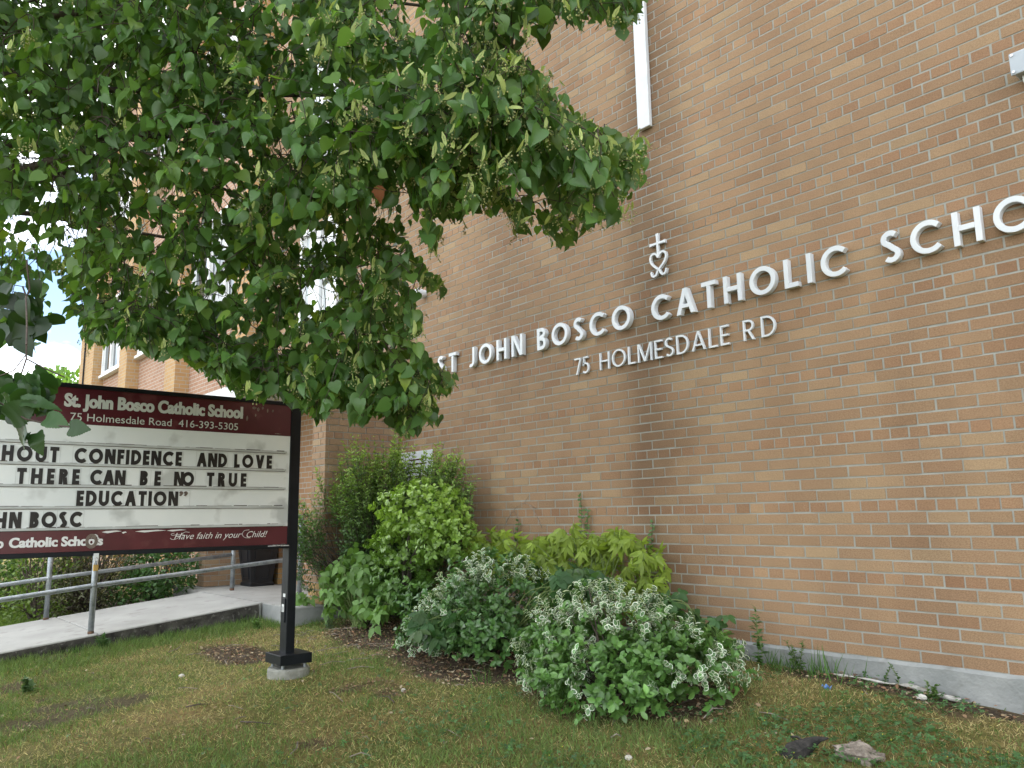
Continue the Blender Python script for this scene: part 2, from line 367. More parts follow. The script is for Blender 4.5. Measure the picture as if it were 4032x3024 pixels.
for a0, a1, z0, z1 in ((-7.66, 1.6, 0, ZT), (-12.1, -10.24, 2.62, ZT), (-10.24, -9.08, 2.62, 3.42), (-10.24, -9.08, 4.95, 5.6), (-9.08, -7.66, 2.62, ZT)):
    bw.face((0, 0, 0), UX, NY, a0, a1, z0, z1, X0)
wall = bw.build('wall', MT['brick'], bld)
mo = MB()
for a0, a1, z0, z1 in ((-7.66, 1.6, 0, ZT), (-12.1, -10.24, 2.62, ZT), (-10.24, -9.08, 2.62, 3.42), (-10.24, -9.08, 4.95, 5.6), (-9.08, -7.66, 2.62, ZT)):
    mo.quad((a0, -.0004+.0030, z0), (a1, -.0004+.0030, z0), (a1, -.0004+.0030, z1), (a0, -.0004+.0030, z1))
mo.build('mortar_bed', MT['mortar'], wall)
MB().box((-12.1, -.002, ZT+.004), (1.6, .3, 11.0)).build('upper_wall', MT['brick_up'], bld)
MB().box((-12.1, .05, 0), (1.6, 9.0, 11.0)).build('building_core', MT['brick_up'], bld)
MB().box((1.6, -.002, -.7), (16, 9.0, 11.0)).build('end_wall', MT['brick_up'], bld)
# foundation with ragged mortar wash on its top edge
fm = MB(); n = 150; xs_ = np.linspace(-7.64, 1.6, n)
top = -.004+.010*fbm(xs_, xs_*0, 2.2, 8)+.006*(RNG.random(n)-.5)
for i in range(n-1):
    a, b = xs_[i], xs_[i+1]
    fm.quad((a, -.013, -.35), (b, -.013, -.35), (b, -.013, top[i+1]-.02), (a, -.013, top[i]-.02))
    fm.quad((a, -.013, top[i]-.02), (b, -.013, top[i+1]-.02), (b, .002, top[i+1]), (a, .002, top[i]))
    fm.quad((a, -.013, -.9), (b, -.013, -.9), (b, -.013, -.35), (a, -.013, -.35))
fm.build('foundation', MT['concrete'], bld)
# porch: right pier, left pier, jamb, back wall, canopy, door
pr_ = Bricks()
pr_.face((-7.62, 0, 0), (0, 1, 0), (1, 0, 0), -.90, -.006, 0, 2.4, .03, buff_rows=3)
pr_.face((0, -.90, 0), UX, NY, -7.915, -7.62, 0, 2.4, -7.62-.11, buff_rows=3)
pr_.face((-7.92, 0, 0), (0, -1, 0), (-1, 0, 0), -.19, .90, 0, 2.4, .03, buff_rows=3)
pier = pr_.build('pier', MT['brick_plain'], bld)
MB().box((-7.913, -.8945, 0), (-7.6265, .19, 2.4)).build('pier_core', MT['mortar'], pier)
pl = Bricks()
pl.face((0, -.95, 0), UX, NY, -11.15, -10.86, 0, 2.4, -11.1)
pl.face((-10.86, 0, 0), (0, 1, 0), (1, 0, 0), -.95, .0, 0, 2.4, .02)
pl.face((0, -.08, 0), UX, NY, -10.85, -10.50, 0, 2.4, -10.55, buff_rows=3)
pl.face((-10.50, 0, 0), (0, 1, 0), (1, 0, 0), -.08, .19, 0, 2.4, .02, buff_rows=3)
pier2 = pl.build('pier', MT['brick_plain'], bld)
MB().box((-11.144, -.944, 0), (-10.866, .19, 2.4)).box((-10.866, -.074, .001), (-10.506, .189, 2.399)).build('pier_core', MT['mortar'], pier2)
bk = Bricks(); bk.face((0, .2, 0), UX, NY, -9.3, -7.98, 0, 2.4, X0)
bk.build('porch_wall', MT['brick_plain'], bld)
MB().box((-11.2, .206, 0), (-7.6, .3, 2.6)).build('porch_backing', MT['mortar'], bld)
MB().box((-11.25, -1.02, 2.41), (-7.60, .19, 2.60)).build('canopy', MT['offwhite'], bld, bevel=.01)
dr = MB().box((-10.49, .14, 0.02), (-10.40, .20, 2.38)).box((-9.40, .14, .02), (-9.31, .20, 2.38)).box((-10.40, .14, 2.28), (-9.40, .2, 2.38))
dr.box((-10.40, .15, 1.98), (-9.40, .2, 2.05))
door = MB().box((-10.40, .165, .02), (-9.40, .199, 1.98)).build('door', MT['frame'], bld)
dr.build('door_frame', MT['frame'], door)
MB().box((-10.38, .155, .98), (-10.215, .164, 1.90)).build('door_pane', MT['glass'], door); MB().box((-10.05, .155, .98), (-9.45, .164, 1.90)).build('door_pane', MT['glass'], door)
MB().box((-10.21, .13, .02), (-10.07, .164, 2.28)).build('door_mullion', MT['frame'], door)
MB().box((-10.395, .17, 2.055), (-9.405, .198, 2.275)).build('transom_panel', MT['offwhite'], door)
MB().box((-10.49, .10, .0), (-9.31, .139, .02)).build('threshold', MT['black'], door)
# left wing: pilasters with brick panels and strip windows between
MB().box((-22.3, .0, -.6), (-12.1, 9, 11.2)).build('wing_wall', MT['brick_far'], bld)
PIL = ((-22.55, -21.15), (-18.72, -18.12), (-15.42, -14.82), (-12.1, -11.5))
for a, b in PIL:
    MB().box((a, -.26, -.6), (b, .004 if a > -22 else 9.0, 11.3)).build('pilaster', MT['brick_buff'], bld)
MB().box((-22.6, -.3, 11.3), (16, 9, 11.5)).build('roof_coping', MT['offwhite'], bld)
def window(x0, x1, z0, z1, y, nl, mats='glass', sill=True):
    f = MB(); fw, dp = .07, .09
    f.box((x0, y-dp, z0), (x0+fw, y, z1)).box((x1-fw, y-dp, z0), (x1, y, z1)).box((x0+fw, y-dp, z1-fw), (x1-fw, y, z1)).box((x0+fw, y-dp, z0), (x1-fw, y, z0+fw))
    for i in range(1, nl):
        xm = x0+(x1-x0)*i/nl; f.box((xm-.045, y-dp+.004, z0+fw), (xm+.045, y, z1-fw))
    if sill: f.box((x0-.03, y-dp-.05, z0-.07), (x1+.03, y+.002, z0-.003))
    w = f.build('window', MT['frame'], bld, bevel=.006)
    p = MB()
    for i in range(nl):
        a = x0+(x1-x0)*i/nl+.07; b = x0+(x1-x0)*(i+1)/nl-.07
        p.box((a, y-.03, z0+.075), (b, y-.012, z1-.075))
    p.build('pane', MT[mats], w)
    sh = MB()
    for i in range(nl):
        a = x0+(x1-x0)*i/nl+.075; b = x0+(x1-x0)*(i+1)/nl-.075
        sh.box((a, y-.042, z0+.07), (a+.035, y-.031, z1-.07)).box((b-.035, y-.042, z0+.07), (b, y-.031, z1-.07))
    sh.build('sash', MT['offwhite'], w)
for (a, b) in ((-21.05, -18.80), (-18.0, -15.5), (-14.7, -12.2)):
    for z0 in (.8, 4.42, 8.02): window(a, b, z0, z0+1.85, -.001, 3)
window(-10.22, -9.10, 3.46, 4.93, .05, 2, 'glass_sky'); window(-10.22, -9.10, 5.64, 7.9, .05, 2, 'glass_sky')
MB().tube([(-21.98, -.285, -.3), (-21.98, -.285, 11.3)], .02, 6).build('conduit', MT['black'], bld)

# ------------------------------------------------------------------ landing and ramp
MB().box((-11.3, -1.20, -.6), (-7.625, .2, -.004)).build('landing', MT['walk'])
tag(bpy.data.objects['landing'], kind='structure')
lf = MB().box((-8.355, -1.212, -.6), (-7.615, -1.2005, -.016)).box((-7.6248, -1.2, -.6), (-7.615, -.016, -.016)).build('landing_face', MT['concrete'])
tag(lf, kind='structure')
def rz(y): return -.002+.1015*(y+1.22)
rm = MB(); XR0, XR1 = -8.36, -10.2
segs = [(-1.215, -2.79), (-2.80, -5.0), (-5.01, -7.0), (-7.01, -9.5)]
for ya, yb in segs:
    rm.v += [(x, y, z) for x in (XR0, XR1) for y, z in ((ya, rz(ya)), (yb, rz(yb)), (yb, rz(yb)-.6), (ya, rz(ya)-.6))]
    n = len(rm.v)-8
    rm.f += [[n+i for i in f] for f in ((0, 1, 2, 3), (7, 6, 5, 4), (0, 4, 5, 1), (1, 5, 6, 2), (3, 2, 6, 7), (0, 3, 7, 4))]
ro = rm.build('ramp', MT['walk'], bevel=.012); tag(ro, kind='structure')
# spalled, weathered near edge of the ramp: a displaced skin over its side
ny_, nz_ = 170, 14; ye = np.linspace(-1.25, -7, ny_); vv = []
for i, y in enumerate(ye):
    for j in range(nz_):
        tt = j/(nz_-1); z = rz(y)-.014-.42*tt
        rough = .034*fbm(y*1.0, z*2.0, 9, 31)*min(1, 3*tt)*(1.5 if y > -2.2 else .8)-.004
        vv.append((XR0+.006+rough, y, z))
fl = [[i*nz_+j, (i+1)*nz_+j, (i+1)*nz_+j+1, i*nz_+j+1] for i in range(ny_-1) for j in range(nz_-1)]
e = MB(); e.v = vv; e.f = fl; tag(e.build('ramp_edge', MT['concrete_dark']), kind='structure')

# ------------------------------------------------------------------ pipe railings
def railing(X, ys, label, top_end):
    r = empty('pipe_railing', (X, ys[0], rz(ys[0])), label, 'railing', 'galvanised pipe railings along the ramp')
    z = lambda y: min(0, rz(y))
    for y in ys:
        p = MB().tube([(X, y, z(y)-.02), (X, y, z(y)+.9)], .027, 12).build('post', MT['galv'], r, smooth=True)
        MB().tube([(X, y, z(y)-.01), (X, y, z(y)+.022)], .0285, 12).build('rusted_foot', MT['rust'], p, smooth=True)
        MB().ball((X, y, z(y)+.44), .033).build('fitting', MT['galv'], p, smooth=True)
    e_ = ys[0]+top_end
    for h in (.44, .90):
        MB().tube([(X, e_, z(ys[0])+h)]+[(X, y, z(y)+h) for y in ys]+[(X, ys[-1]-.5, z(ys[-1]-.5)+h)], .022, 10).build('rail', MT['galv'], r, smooth=True)
railing(-8.46, (-.74, -2.84, -4.94, -7.0), 'grey pipe railing on the near edge of the ramp, nearer the message sign', .02)
railing(-10.12, (-.86, -2.91, -5.0, -7.0), 'grey pipe railing on the far edge of the ramp, in front of the hedge', .0)

# ------------------------------------------------------------------ planter
pn = empty('planter', (-10.60, -.33, 0), 'tall black tapered square planter with recessed panels beside the porch pier', 'planter')
cx, cy = -10.60, -.33; b = MB()
def ring(h, w): return [(cx-w, cy-w, h), (cx+w, cy-w, h), (cx+w, cy+w, h), (cx-w, cy+w, h)]
lv = [(0, .165), (.035, .165), (.05, .15), (.52, .205), (.55, .23), (.60, .235), (.60, .20), (.54, .19)]
for h, w in lv: b.v += ring(h, w)
for i in range(len(lv)-1):
    for k in range(4): b.f.append([i*4+k, i*4+(k+1) % 4, (i+1)*4+(k+1) % 4, (i+1)*4+k])
b.f.append([(len(lv)-1)*4+k for k in range(4)]); b.f.append([3, 2, 1, 0])
b.build('body', MT['planter'], pn, bevel=.004)
for sx, sy in ((0, -1), (1, 0)):
    for h0, h1 in ((.09, .27), (.31, .48)):
        f = MB(); wd = lambda h: .15+(h-.05)/.47*.055
        def pt(a, h, o):
            w = wd(h)+o
            return (cx+a*wd(h)*.62*(sy != 0)+sx*w, cy+sy*w+a*wd(h)*.62*(sx != 0), h)
        for (a0, a1, g0, g1) in ((-1, -.86, h0, h1), (.86, 1, h0, h1), (-.86, .86, h0, h0+.018), (-.86, .86, h1-.018, h1)):
            n = len(f.v); f.v += [pt(a, h, o) for o in (-.002, .008) for a, h in ((a0, g0), (a1, g0), (a1, g1), (a0, g1))]
            f.f += [[n+i for i in q] for q in ((0, 1, 2, 3), (7, 6, 5, 4), (0, 4, 5, 1), (1, 5, 6, 2), (2, 6, 7, 3), (3, 7, 4, 0))]
        f.build('panel_moulding', MT['planter'], pn)

# ------------------------------------------------------------------ stroke lettering
def arc(cx, cy, rx, ry, a0, a1, n=14):
    return [(cx+rx*math.cos(math.radians(a0+(a1-a0)*i/n)), cy+ry*math.sin(math.radians(a0+(a1-a0)*i/n))) for i in range(n+1)]
def ribbon(pts, t, closed=False):
    P = [Vector(p) for p in pts]; n = len(P); polys = []; A = []; B = []
    for i in range(n):
        a = P[i-1] if (i or closed) else P[i]; c = P[(i+1) % n] if (i < n-1 or closed) else P[i]
        d1 = (P[i]-a); d2 = (c-P[i])
        if d1.length < 1e-9: d1 = d2
        if d2.length < 1e-9: d2 = d1
        d1 = d1.normalized(); d2 = d2.normalized(); m = (Vector((-d1.y, d1.x))+Vector((-d2.y, d2.x)))
        m.normalize(); k = 1/max(.4, m.dot(Vector((-d1.y, d1.x))))
        A.append(P[i]+m*t/2*k); B.append(P[i]-m*t/2*k)
    return A, B
def glyph(c, t):
    """returns (width, [polygon or ('ribbon', pts, closed)]) for cap height 1"""
    i = t/2; bx = lambda x0, y0, x1, y1: [(x0, y0), (x1, y0), (x1, y1), (x0, y1)]
    dg = lambda xa, xb, y0, y1, w: [(xa, y0), (xa+w, y0), (xb+w, y1), (xb, y1)]
    d = t*1.12
    if c == 'I': return t, [bx(0, 0, t, 1)]
    if c == 'L': return .5, [bx(0, 0, t, 1), bx(t, 0, .5, t)]
    if c == 'T': return .62, [bx(.31-i, 0, .31+i, 1-t), bx(0, 1-t, .62, 1)]
    if c == 'H': return .74, [bx(0, 0, t, 1), bx(.74-t, 0, .74, 1), bx(t, .5-i, .74-t, .5+i)]
    if c == 'E': return .5, [bx(0, 0, t, 1), bx(t, 0, .5, t), bx(t, 1-t, .5, 1), bx(t, .5-i, .47, .5+i)]
    if c == 'F': return .5, [bx(0, 0, t, 1), bx(t, 1-t, .5, 1), bx(t, .5-i, .46, .5+i)]
    if c == 'A': return .84, [dg(0, .42-d/2, 0, 1, d), dg(.84-d, .42-d/2, 0, 1, d), bx(.84*.13+d*.6, .24, .84*.87-d*.6, .24+t*.9)]
    if c == 'V': return .8, [dg(.4-d/2, 0, 0, 1, d), dg(.4-d/2, .8-d, 0, 1, d)]
    if c == 'W': return 1.1, [dg(.28-d/2, 0, 0, 1, d), dg(.28-d/2, .55-d/2, 0, 1, d), dg(.82-d/2, .55-d/2, 0, 1, d), dg(.82-d/2, 1.1-d, 0, 1, d)]
    if c == 'N': return .78, [bx(0, 0, t, 1), bx(.78-t, 0, .78, 1), [(t*.2, 1), (t*1.25, 1), (.78-t*.2, 0), (.78-t*1.25, 0)]]
    if c == 'M': return .98, [bx(0, 0, t, 1), bx(.98-t, 0, .98, 1), [(t*.3, 1), (t*1.3, 1), (.49+d/2, 0), (.49-d/2, 0)], [(.98-t*.3, 1), (.98-t*1.3, 1), (.49-d/2, 0), (.49+d/2, 0)]]
    if c == 'O': return 1.0, [('r', arc(.5, .5, .5-i, .5-i, 0, 360, 36)[:-1], True)]
    if c == 'C': return .88, [('r', arc(.5, .5, .5-i, .5-i, 44, 316, 28), False)]
    if c == 'U': return .74, [('r', [(i, 1)]+arc(.37, .37-0, .37-i, .37-i, 180, 360, 16)+[(.74-i, 1)], False)]
    if c == 'J': return .46, [('r', [(.46-i, 1)]+arc(.46-i-.19, .19+i*.0+i, .19, .19, 0, -125, 14), False)]
    if c == 'D': return .76, [bx(0, 0, t, 1), ('r', [(t, 1-i)]+arc(.28, .5, .48-i, .5-i, 90, -90, 20)+[(t, i)], False)]
    if c == 'B': return .58, [bx(0, 0, t, 1), ('r', [(t, 1-i)]+arc(.29, .75, .23-i*.6, .25-i, 90, -90, 12)+[(t, .5)], False), ('r', [(t, .5)]+arc(.30, .25+i/2, .28-i, .25-i/2, 90, -90, 12)+[(t, i)], False)]
    if c == 'R': return .6, [bx(0, 0, t, 1), ('r', [(t, 1-i)]+arc(.30, .72, .28-i, .28-i, 90, -90, 14)+[(t, .44+i)], False), dg(.60-d, .24, 0, .46, d)]
    if c == 'S':
        a = arc(.275, .74, .255-i*.7, .26-i, 38, 250, 14); b2 = arc(.275, .26, .275-i, .26-i, 68, -142, 14)
        return .55, [('r', a+b2, False)]
    if c == '7': return .54, [bx(0, 1-t, .54, 1), dg(.12, .54-d, 0, 1-t, d)]
    if c == '5': return .56, [('r', [(.50, 1-i), (.17, 1-i), (.12, .58)]+arc(.265, .33, .29-i, .33-i, 128, -140, 18), False)]
    if c == '"':
        return .42, [('r', [(.08, .98), (.13, .86), (.04, .72)], False), ('r', arc(.09, .92, .035, .035, 0, 360, 10)[:-1], True), ('r', [(.30, .98), (.35, .86), (.26, .72)], False), ('r', arc(.31, .92, .035, .035, 0, 360, 10)[:-1], True)]
    raise KeyError(c)
def letter(mb, c, t, fn, x, y, hx, hy, d0, d1):
    """adds glyph c with its left foot at (x, y)"""
    w, parts = glyph(c, t)
    for k, p in enumerate(parts):
        e_ = d1+.0005*k if d1 > d0 else d1-.0005*k
        if isinstance(p, tuple):
            A, B = ribbon(p[1], t, p[2]); n = len(A); m = n if p[2] else n-1
            o = len(mb.v)
            for j in range(n):
                for q, dd in ((A[j], d0), (B[j], d0), (B[j], e_), (A[j], e_)): mb.v.append(fn(x+q.x*hx, y+q.y*hy, dd))
            for j in range(m):
                a, b_ = o+4*j, o+4*((j+1) % n)
                for u in range(4): mb.f.append([a+u, a+(u+1) % 4, b_+(u+1) % 4, b_+u])
            if not p[2]: mb.f += [[o, o+1, o+2, o+3], [o+4*(n-1)+u for u in (3, 2, 1, 0)]]
        else: mb.prism([(x+px*hx, y+py*hy) for px, py in p], fn, d0, e_)
    return w
def recalc(o):
    import bmesh
    b_ = bmesh.new(); b_.from_mesh(o.data); bmesh.ops.recalc_face_normals(b_, faces=b_.faces); b_.to_mesh(o.data); b_.free()
def word(parent, txt, x0, x1, y, h, t, fn, d0, d1, m, name='letter', hx=None, bevel=.0):
    ws = [glyph(c, t)[0] for c in txt]; hx = hx or h
    gap = (x1-x0-sum(ws)*hx)/max(1, len(txt)-1); x = x0
    for c, w in zip(txt, ws):
        mb = MB(); letter(mb, c, t, fn, x, y, hx, h, d0, d1); o = mb.build(name, m, parent, bevel=bevel); recalc(o)
        x += w*hx+gap
wallfn = lambda a, b_, d: (a, -d, b_)
ln = empty('raised_lettering', (-4, 0, 2.35), 'large white raised letters ST JOHN BOSCO CATHOLIC SCHOOL, upper line on the brick wall', 'lettering')
for tx, a, b_ in (('ST', -6.775, -6.448), ('JOHN', -6.232, -5.407), ('BOSCO', -5.204, -4.081), ('CATHOLIC', -3.865, -2.269), ('SCHOOL', -2.05, -.80)):
    word(ln, tx, a, b_, 2.350, .203, .165, wallfn, .004, .05, MT['white'], bevel=.0025)
l2 = empty('raised_lettering', (-3.8, 0, 2.055), 'smaller thinner white letters reading 75 HOLMESDALE RD below the school name on the wall', 'lettering')
for tx, a, b_ in (('75', -4.758, -4.585), ('HOLMESDALE', -4.46, -3.19), ('RD', -3.072, -2.817)):
    word(l2, tx, a, b_, 2.058, .147, .100, wallfn, .004, .024, MT['white'], bevel=.0015)
# emblem: cross over a heart of two hooked strands
em = empty('wall_emblem', (-3.79, 0, 2.71), 'small white emblem of a cross above a heart of curled strands, over the lettering', 'emblem')
EX, EZ, ES = -3.790, 2.712, 1.0
def smooth(pts, n=8):
    o = []; P = [np.array(p, float) for p in pts]; P = [2*P[0]-P[1]]+P+[2*P[-1]-P[-2]]
    for i in range(1, len(P)-2):
        for k in range(n):
            t = k/n; a, b_, c, d = P[i-1], P[i], P[i+1], P[i+2]
            o.append(tuple(.5*((2*b_)+(-a+c)*t+(2*a-5*b_+4*c-d)*t*t+(-a+3*b_-3*c+d)*t**3)))
    o.append(tuple(P[-2])); return o
st = [(0, .155), (.018, .183), (.045, .193), (.070, .180), (.078, .148), (.062, .112), (.028, .078), (-.008, .048), (-.022, .022), (-.042, .009), (-.066, .017), (-.076, .050)]
for sgn, e_ in ((1, .030), (-1, .0306)):
    A, B = ribbon([(sgn*x, y) for x, y in smooth(st)], .0165); mb = MB()
    for j in range(len(A)):
        for qv, dd in ((A[j], .006), (B[j], .006), (B[j], e_), (A[j], e_)): mb.v.append((EX+qv.x, -dd, EZ+qv.y))
    for j in range(len(A)-1):
        for u in range(4): mb.f.append([4*j+u, 4*j+(u+1) % 4, 4*j+4+(u+1) % 4, 4*j+4+u])
    mb.f += [[0, 1, 2, 3], [4*(len(A)-1)+u for u in (3, 2, 1, 0)]]
    recalc(mb.build('heart_strand', MT['white'], em))
mb = MB()
for poly in ([(-.009, .165), (.009, .165), (.010, .30), (.014, .352), (-.014, .352), (-.010, .30)], [(-.078, .258), (-.078, .286), (-.05, .281), (-.0095, .281), (-.0095, .263), (-.05, .263)], [(.078, .258), (.078, .286), (.05, .281), (.0095, .281), (.0095, .263), (.05, .263)]):
    mb.prism([(EX+x, EZ+y) for x, y in poly], wallfn, .006, .0295)
recalc(mb.build('cross', MT['white'], em))
# white box bar, wall fittings
cb = MB().box((-3.925, -.045, 3.99), (-3.800, -.004, 8.2)).build('wall_bar', MT['white'], bevel=.006)
tag(cb, 'long white box-section vertical bar fixed high on the brick wall', 'wall bar')
sn = empty('wall_sensor', (-7.09, 0, 3.33), 'small round white fixture on the wall, left of the lettering near the leaves', 'wall fixture')
MB().tube([(-7.09, -.002, 3.33), (-7.09, -.05, 3.32)], .042, 14).build('mount', MT['white'], sn, smooth=False)
MB().tube([(-7.09, -.0505, 3.32), (-7.09, -.115, 3.31), (-7.09, -.125, 3.31)], [.055, .055, .044], 18).build('housing', MT['white'], sn)
jb = empty('junction_box', (-1.1, 0, 3.3), 'grey metal box fixed to the wall at the right edge, above the lettering', 'electrical box')
MB().box((-1.228, -.10, 3.215), (-.98, -.002, 3.325)).build('body', MT['greybox'], jb, bevel=.006)
MB().box((-1.238, -.115, 3.205), (-.97, -.101, 3.335)).build('cover', MT['greybox'], jb, bevel=.006)
for x in (-1.222, -.986):
    for z in (3.221, 3.319): MB().tube([(x, -.1145, z), (x, -.121, z)], .008, 8).build('screw', MT['steel'], jb)
MB().tube([(-1.19, -.05, 3.21), (-1.19, -.05, 3.18), (-1.19, -.004, 3.16)], .012, 8).build('conduit', MT['offwhite'], jb)
pq = empty('plaque', (-7.2, 0, 1.4), 'white notice board on the brick wall half hidden by the fine-leaved shrub', 'notice')
MB().box((-7.53, -.02, 1.22), (-6.92, -.003, 1.58)).build('board', MT['white'], pq, bevel=.003)
tx = MB()
for k in range(5): tx.box((-7.40, -.0212, 1.30+k*.045), (-7.05+.03*math.sin(k*9), -.0202, 1.315+k*.045))
tx.build('printing', MT['maroon'], pq)

# ------------------------------------------------------------------ message sign
SX = -5.62
sg = empty('message_sign', (SX-.05, -2.15, -.3), 'black framed maroon and white school message board on a black post', 'sign')
YL, YR = -4.42, -2.215
sfn = lambda a, b_, d: (SX+d, a, b_)
cab = MB().box((SX-.155, YL-.035, .655), (SX-.012, YR+.012, 1.745)).build('cabinet', MT['black'], sg, bevel=.004)
fr = MB().box((SX-.012, YL-.035, 1.718), (SX+.010, YR+.012, 1.745)).box((SX-.012, YL-.035, .655), (SX+.010, YR+.012, .684)).box((SX-.012, YL-.035, .684), (SX+.010, YL-.002, 1.718)).box((SX-.012, YR-.003, .684), (SX+.010, YR+.012, 1.718))
fr.build('frame', MT['black'], sg, bevel=.002)
hd = MB().box((SX-.011, YL, 1.486), (SX, YR-.004, 1.717)).build('header_panel', MT['maroon'], sg)
wp = MB().box((SX-.0115, YL, .817), (SX-.0005, YR-.004, 1.485)).build('letter_panel', MT['panel'], sg)
ft = MB().box((SX-.011, YL, .685), (SX, YR-.004, .816)).build('footer_panel', MT['maroon'], sg)
rl = MB(); gm = MB()
for z in (1.353, 1.220, 1.084, .950, .8185):
    rl.box((SX-.0004, YL, z), (SX+.005, YR-.03, z+.016))
    y = YL
    while y < YR-.05:
        l = random.uniform(.015, .12)
        gm.box((SX+.0008, y, z+.0155), (SX+.0062, min(y+l, YR-.05), z+.0165+random.random()**2*.0045)); y += l+random.random()**3*.10
    gm.box((SX+.0051, YL, z-.0028), (SX+.0056, YR-.04, z+.0006))
rl.build('letter_track', MT['rail'], wp); gm.build('grime', MT['grime'], wp)
def row(words, z):
    for tx_, a, b_ in words: word(wp, tx_, a, b_, z, .097, .255, sfn, .0012, .0026, MT['glyph_black'], 'letter', hx=.082)
row((('WITHOUT', -4.275, -3.757), ('CONFIDENCE', -3.670, -3.008), ('AND', -2.905, -2.694), ('LOVE', -2.642, -2.358)), 1.2375)
row((('THERE', -3.975, -3.632), ('CAN', -3.570, -3.360), ('BE', -3.270, -3.138), ('NO', -3.052, -2.918), ('TRUE', -2.830, -2.547)), 1.1015)
row((('EDUCATION', -3.640, -3.018),), .9675)
row((('JOHN', -4.215, -3.930), ('BOSC', -3.886, -3.596)), .8355)
mb = MB(); letter(mb, '"', .11, sfn, -3.012, .955, .14, .11, .0012, .0026); recalc(mb.build('quotation_mark', MT['glyph_old'], wp))
# clear plates of the changeable letters
pt_ = MB()
for a, b_, z in ((-4.08, -3.75, 1.2355), (-3.68, -3.0, 1.2355), (-2.91, -2.69, 1.2355), (-2.65, -2.35, 1.2355), (-3.98, -3.625, 1.0995), (-3.575, -3.355, 1.0995), (-3.275, -3.13, 1.0995), (-3.06, -2.91, 1.0995), (-2.835, -2.54, 1.0995), (-3.645, -2.94, .9655), (-3.89, -3.59, .8335)):
    n = max(1, round((b_-a)/.073)); w = (b_-a)/n
    for k in range(n+1): pt_.box((SX+.0002, a+k*w-.0008, z), (SX+.0011, a+k*w+.0008, z+.105))
    pt_.box((SX+.0002, a, z+.1045), (SX+.0010, b_, z+.106))
pt_.build('letter_plates', MT['rail'], wp)
mb = MB(); letter(mb, 'O', .26, sfn, -3.572, .700, .072, .092, .0012, .0028); recalc(mb.build('fallen_letter', MT['glyph_old'], ft))
def text(parent, s, y0, y1, zb, cap, m, bold=0., shear=0., name='printed_text', d0=.0004, d1=.0016):
    c = bpy.data.curves.new('t', 'FONT'); c.body = s; c.size = 1; c.offset = bold; c.shear = shear; c.fill_mode = 'FRONT'; c.resolution_u = 4
    o = bpy.data.objects.new('t', c); COL.objects.link(o)
    dg_ = bpy.context.evaluated_depsgraph_get(); me = bpy.data.meshes.new_from_object(o.evaluated_get(dg_))
    bpy.data.objects.remove(o); bpy.data.curves.remove(c)
    V = np.array([v.co[:] for v in me.vertices]); H = .73; xa, xb = V[:, 0].min(), V[:, 0].max()
    for v in me.vertices:
        v.co = sfn(y0+(v.co.x-xa)/(xb-xa)*(y1-y0), zb+v.co.y/H*cap, d1)
    me.name = name; return link(name, me, m, parent)
for k_, dx_ in enumerate((-.0022, 0, .0022)): text(hd, 'St. John Bosco Catholic School', -3.750+dx_, -2.594+dx_, 1.598, .084, MT['glyph_grey'], .036, d1=.0014+.0001*k_)
text(hd, '75 Holmesdale Road  416-393-5305', -3.711, -2.625, 1.508, .052, MT['glyph_grey'], 0)
for k_, dx_ in enumerate((-.0015, 0, .0015)):
    text(ft, 'Catholic Schools', -3.983+dx_, -3.470+dx_, .722, .058, MT['glyph_white'], .032, d1=.0014+.0001*k_)
    text(ft, 'Toronto', -4.245+dx_, -4.012+dx_, .722, .058, MT['glyph_white'], .032, d1=.0014+.0001*k_)
text(ft, 'Have faith in your  Child!', -3.030, -2.374, .742, .046, MT['glyph_white'], -.004, .38)
sw = MB()
for pts in ([(-3.055, .752), (-3.04, .742), (-3.01, .748), (-2.985, .772), (-2.96, .79), (-2.93, .787)], [(-3.03, .785), (-3.05, .778), (-3.04, .770), (-3.0, .775), (-2.955, .768)], [(-2.51, .795), (-2.545, .79), (-2.56, .765), (-2.54, .742), (-2.50, .738)]):
    sw.tube([(SX+.0012, a, b_) for a, b_ in smooth(pts, 6)], .0014, 5)
sw.build('printed_flourish', MT['glyph_white'], ft)
text(sg, 'www.SPECTRA-SIGNS.com', -2.371, -2.207, .672, .011, MT['glyph_white'], .02, name='maker_text', d1=.0112)
# peeling vinyl: torn pale slivers on header right and footer top
pv = MB()
for y, z, l, h in ((-2.52, 1.672, .03, .020), (-2.485, 1.66, .02, .028), (-2.45, 1.676, .016, .02), (-2.41, 1.655, .012, .03), (-2.37, 1.66, .014, .02), (-2.60, 1.60, .012, .05), (-2.565, 1.585, .014, .035), (-2.34, 1.497, .05, .006), (-2.50, 1.618, .01, .02)):
    pv.prism([(y, z), (y+l*.5, z-h*.15), (y+l, z+h*.5), (y+l*.4, z+h), (y-l*.1, z+h*.6)], sfn, .0004, .0014)
    pv.build('peeling_vinyl', MT['glyph_old'], hd); pv = MB()
pv = MB()
for y, z, l, h in ((-3.48, .795, .12, .016), (-3.36, .790, .03, .012), (-3.28, .795, .20, .014), (-3.08, .797, .13, .012), (-3.55, .768, .05, .022), (-3.52, .75, .03, .02)):
    pv.prism([(y, z+h*.4), (y+l*.3, z-h*.1), (y+l*.6, z+h*.3), (y+l, z+h*.6), (y+l*.7, z+h), (y+l*.2, z+h*.8)], sfn, .0004, .0015)
    pv.build('peeling_vinyl', MT['glyph_white'], ft); pv = MB()
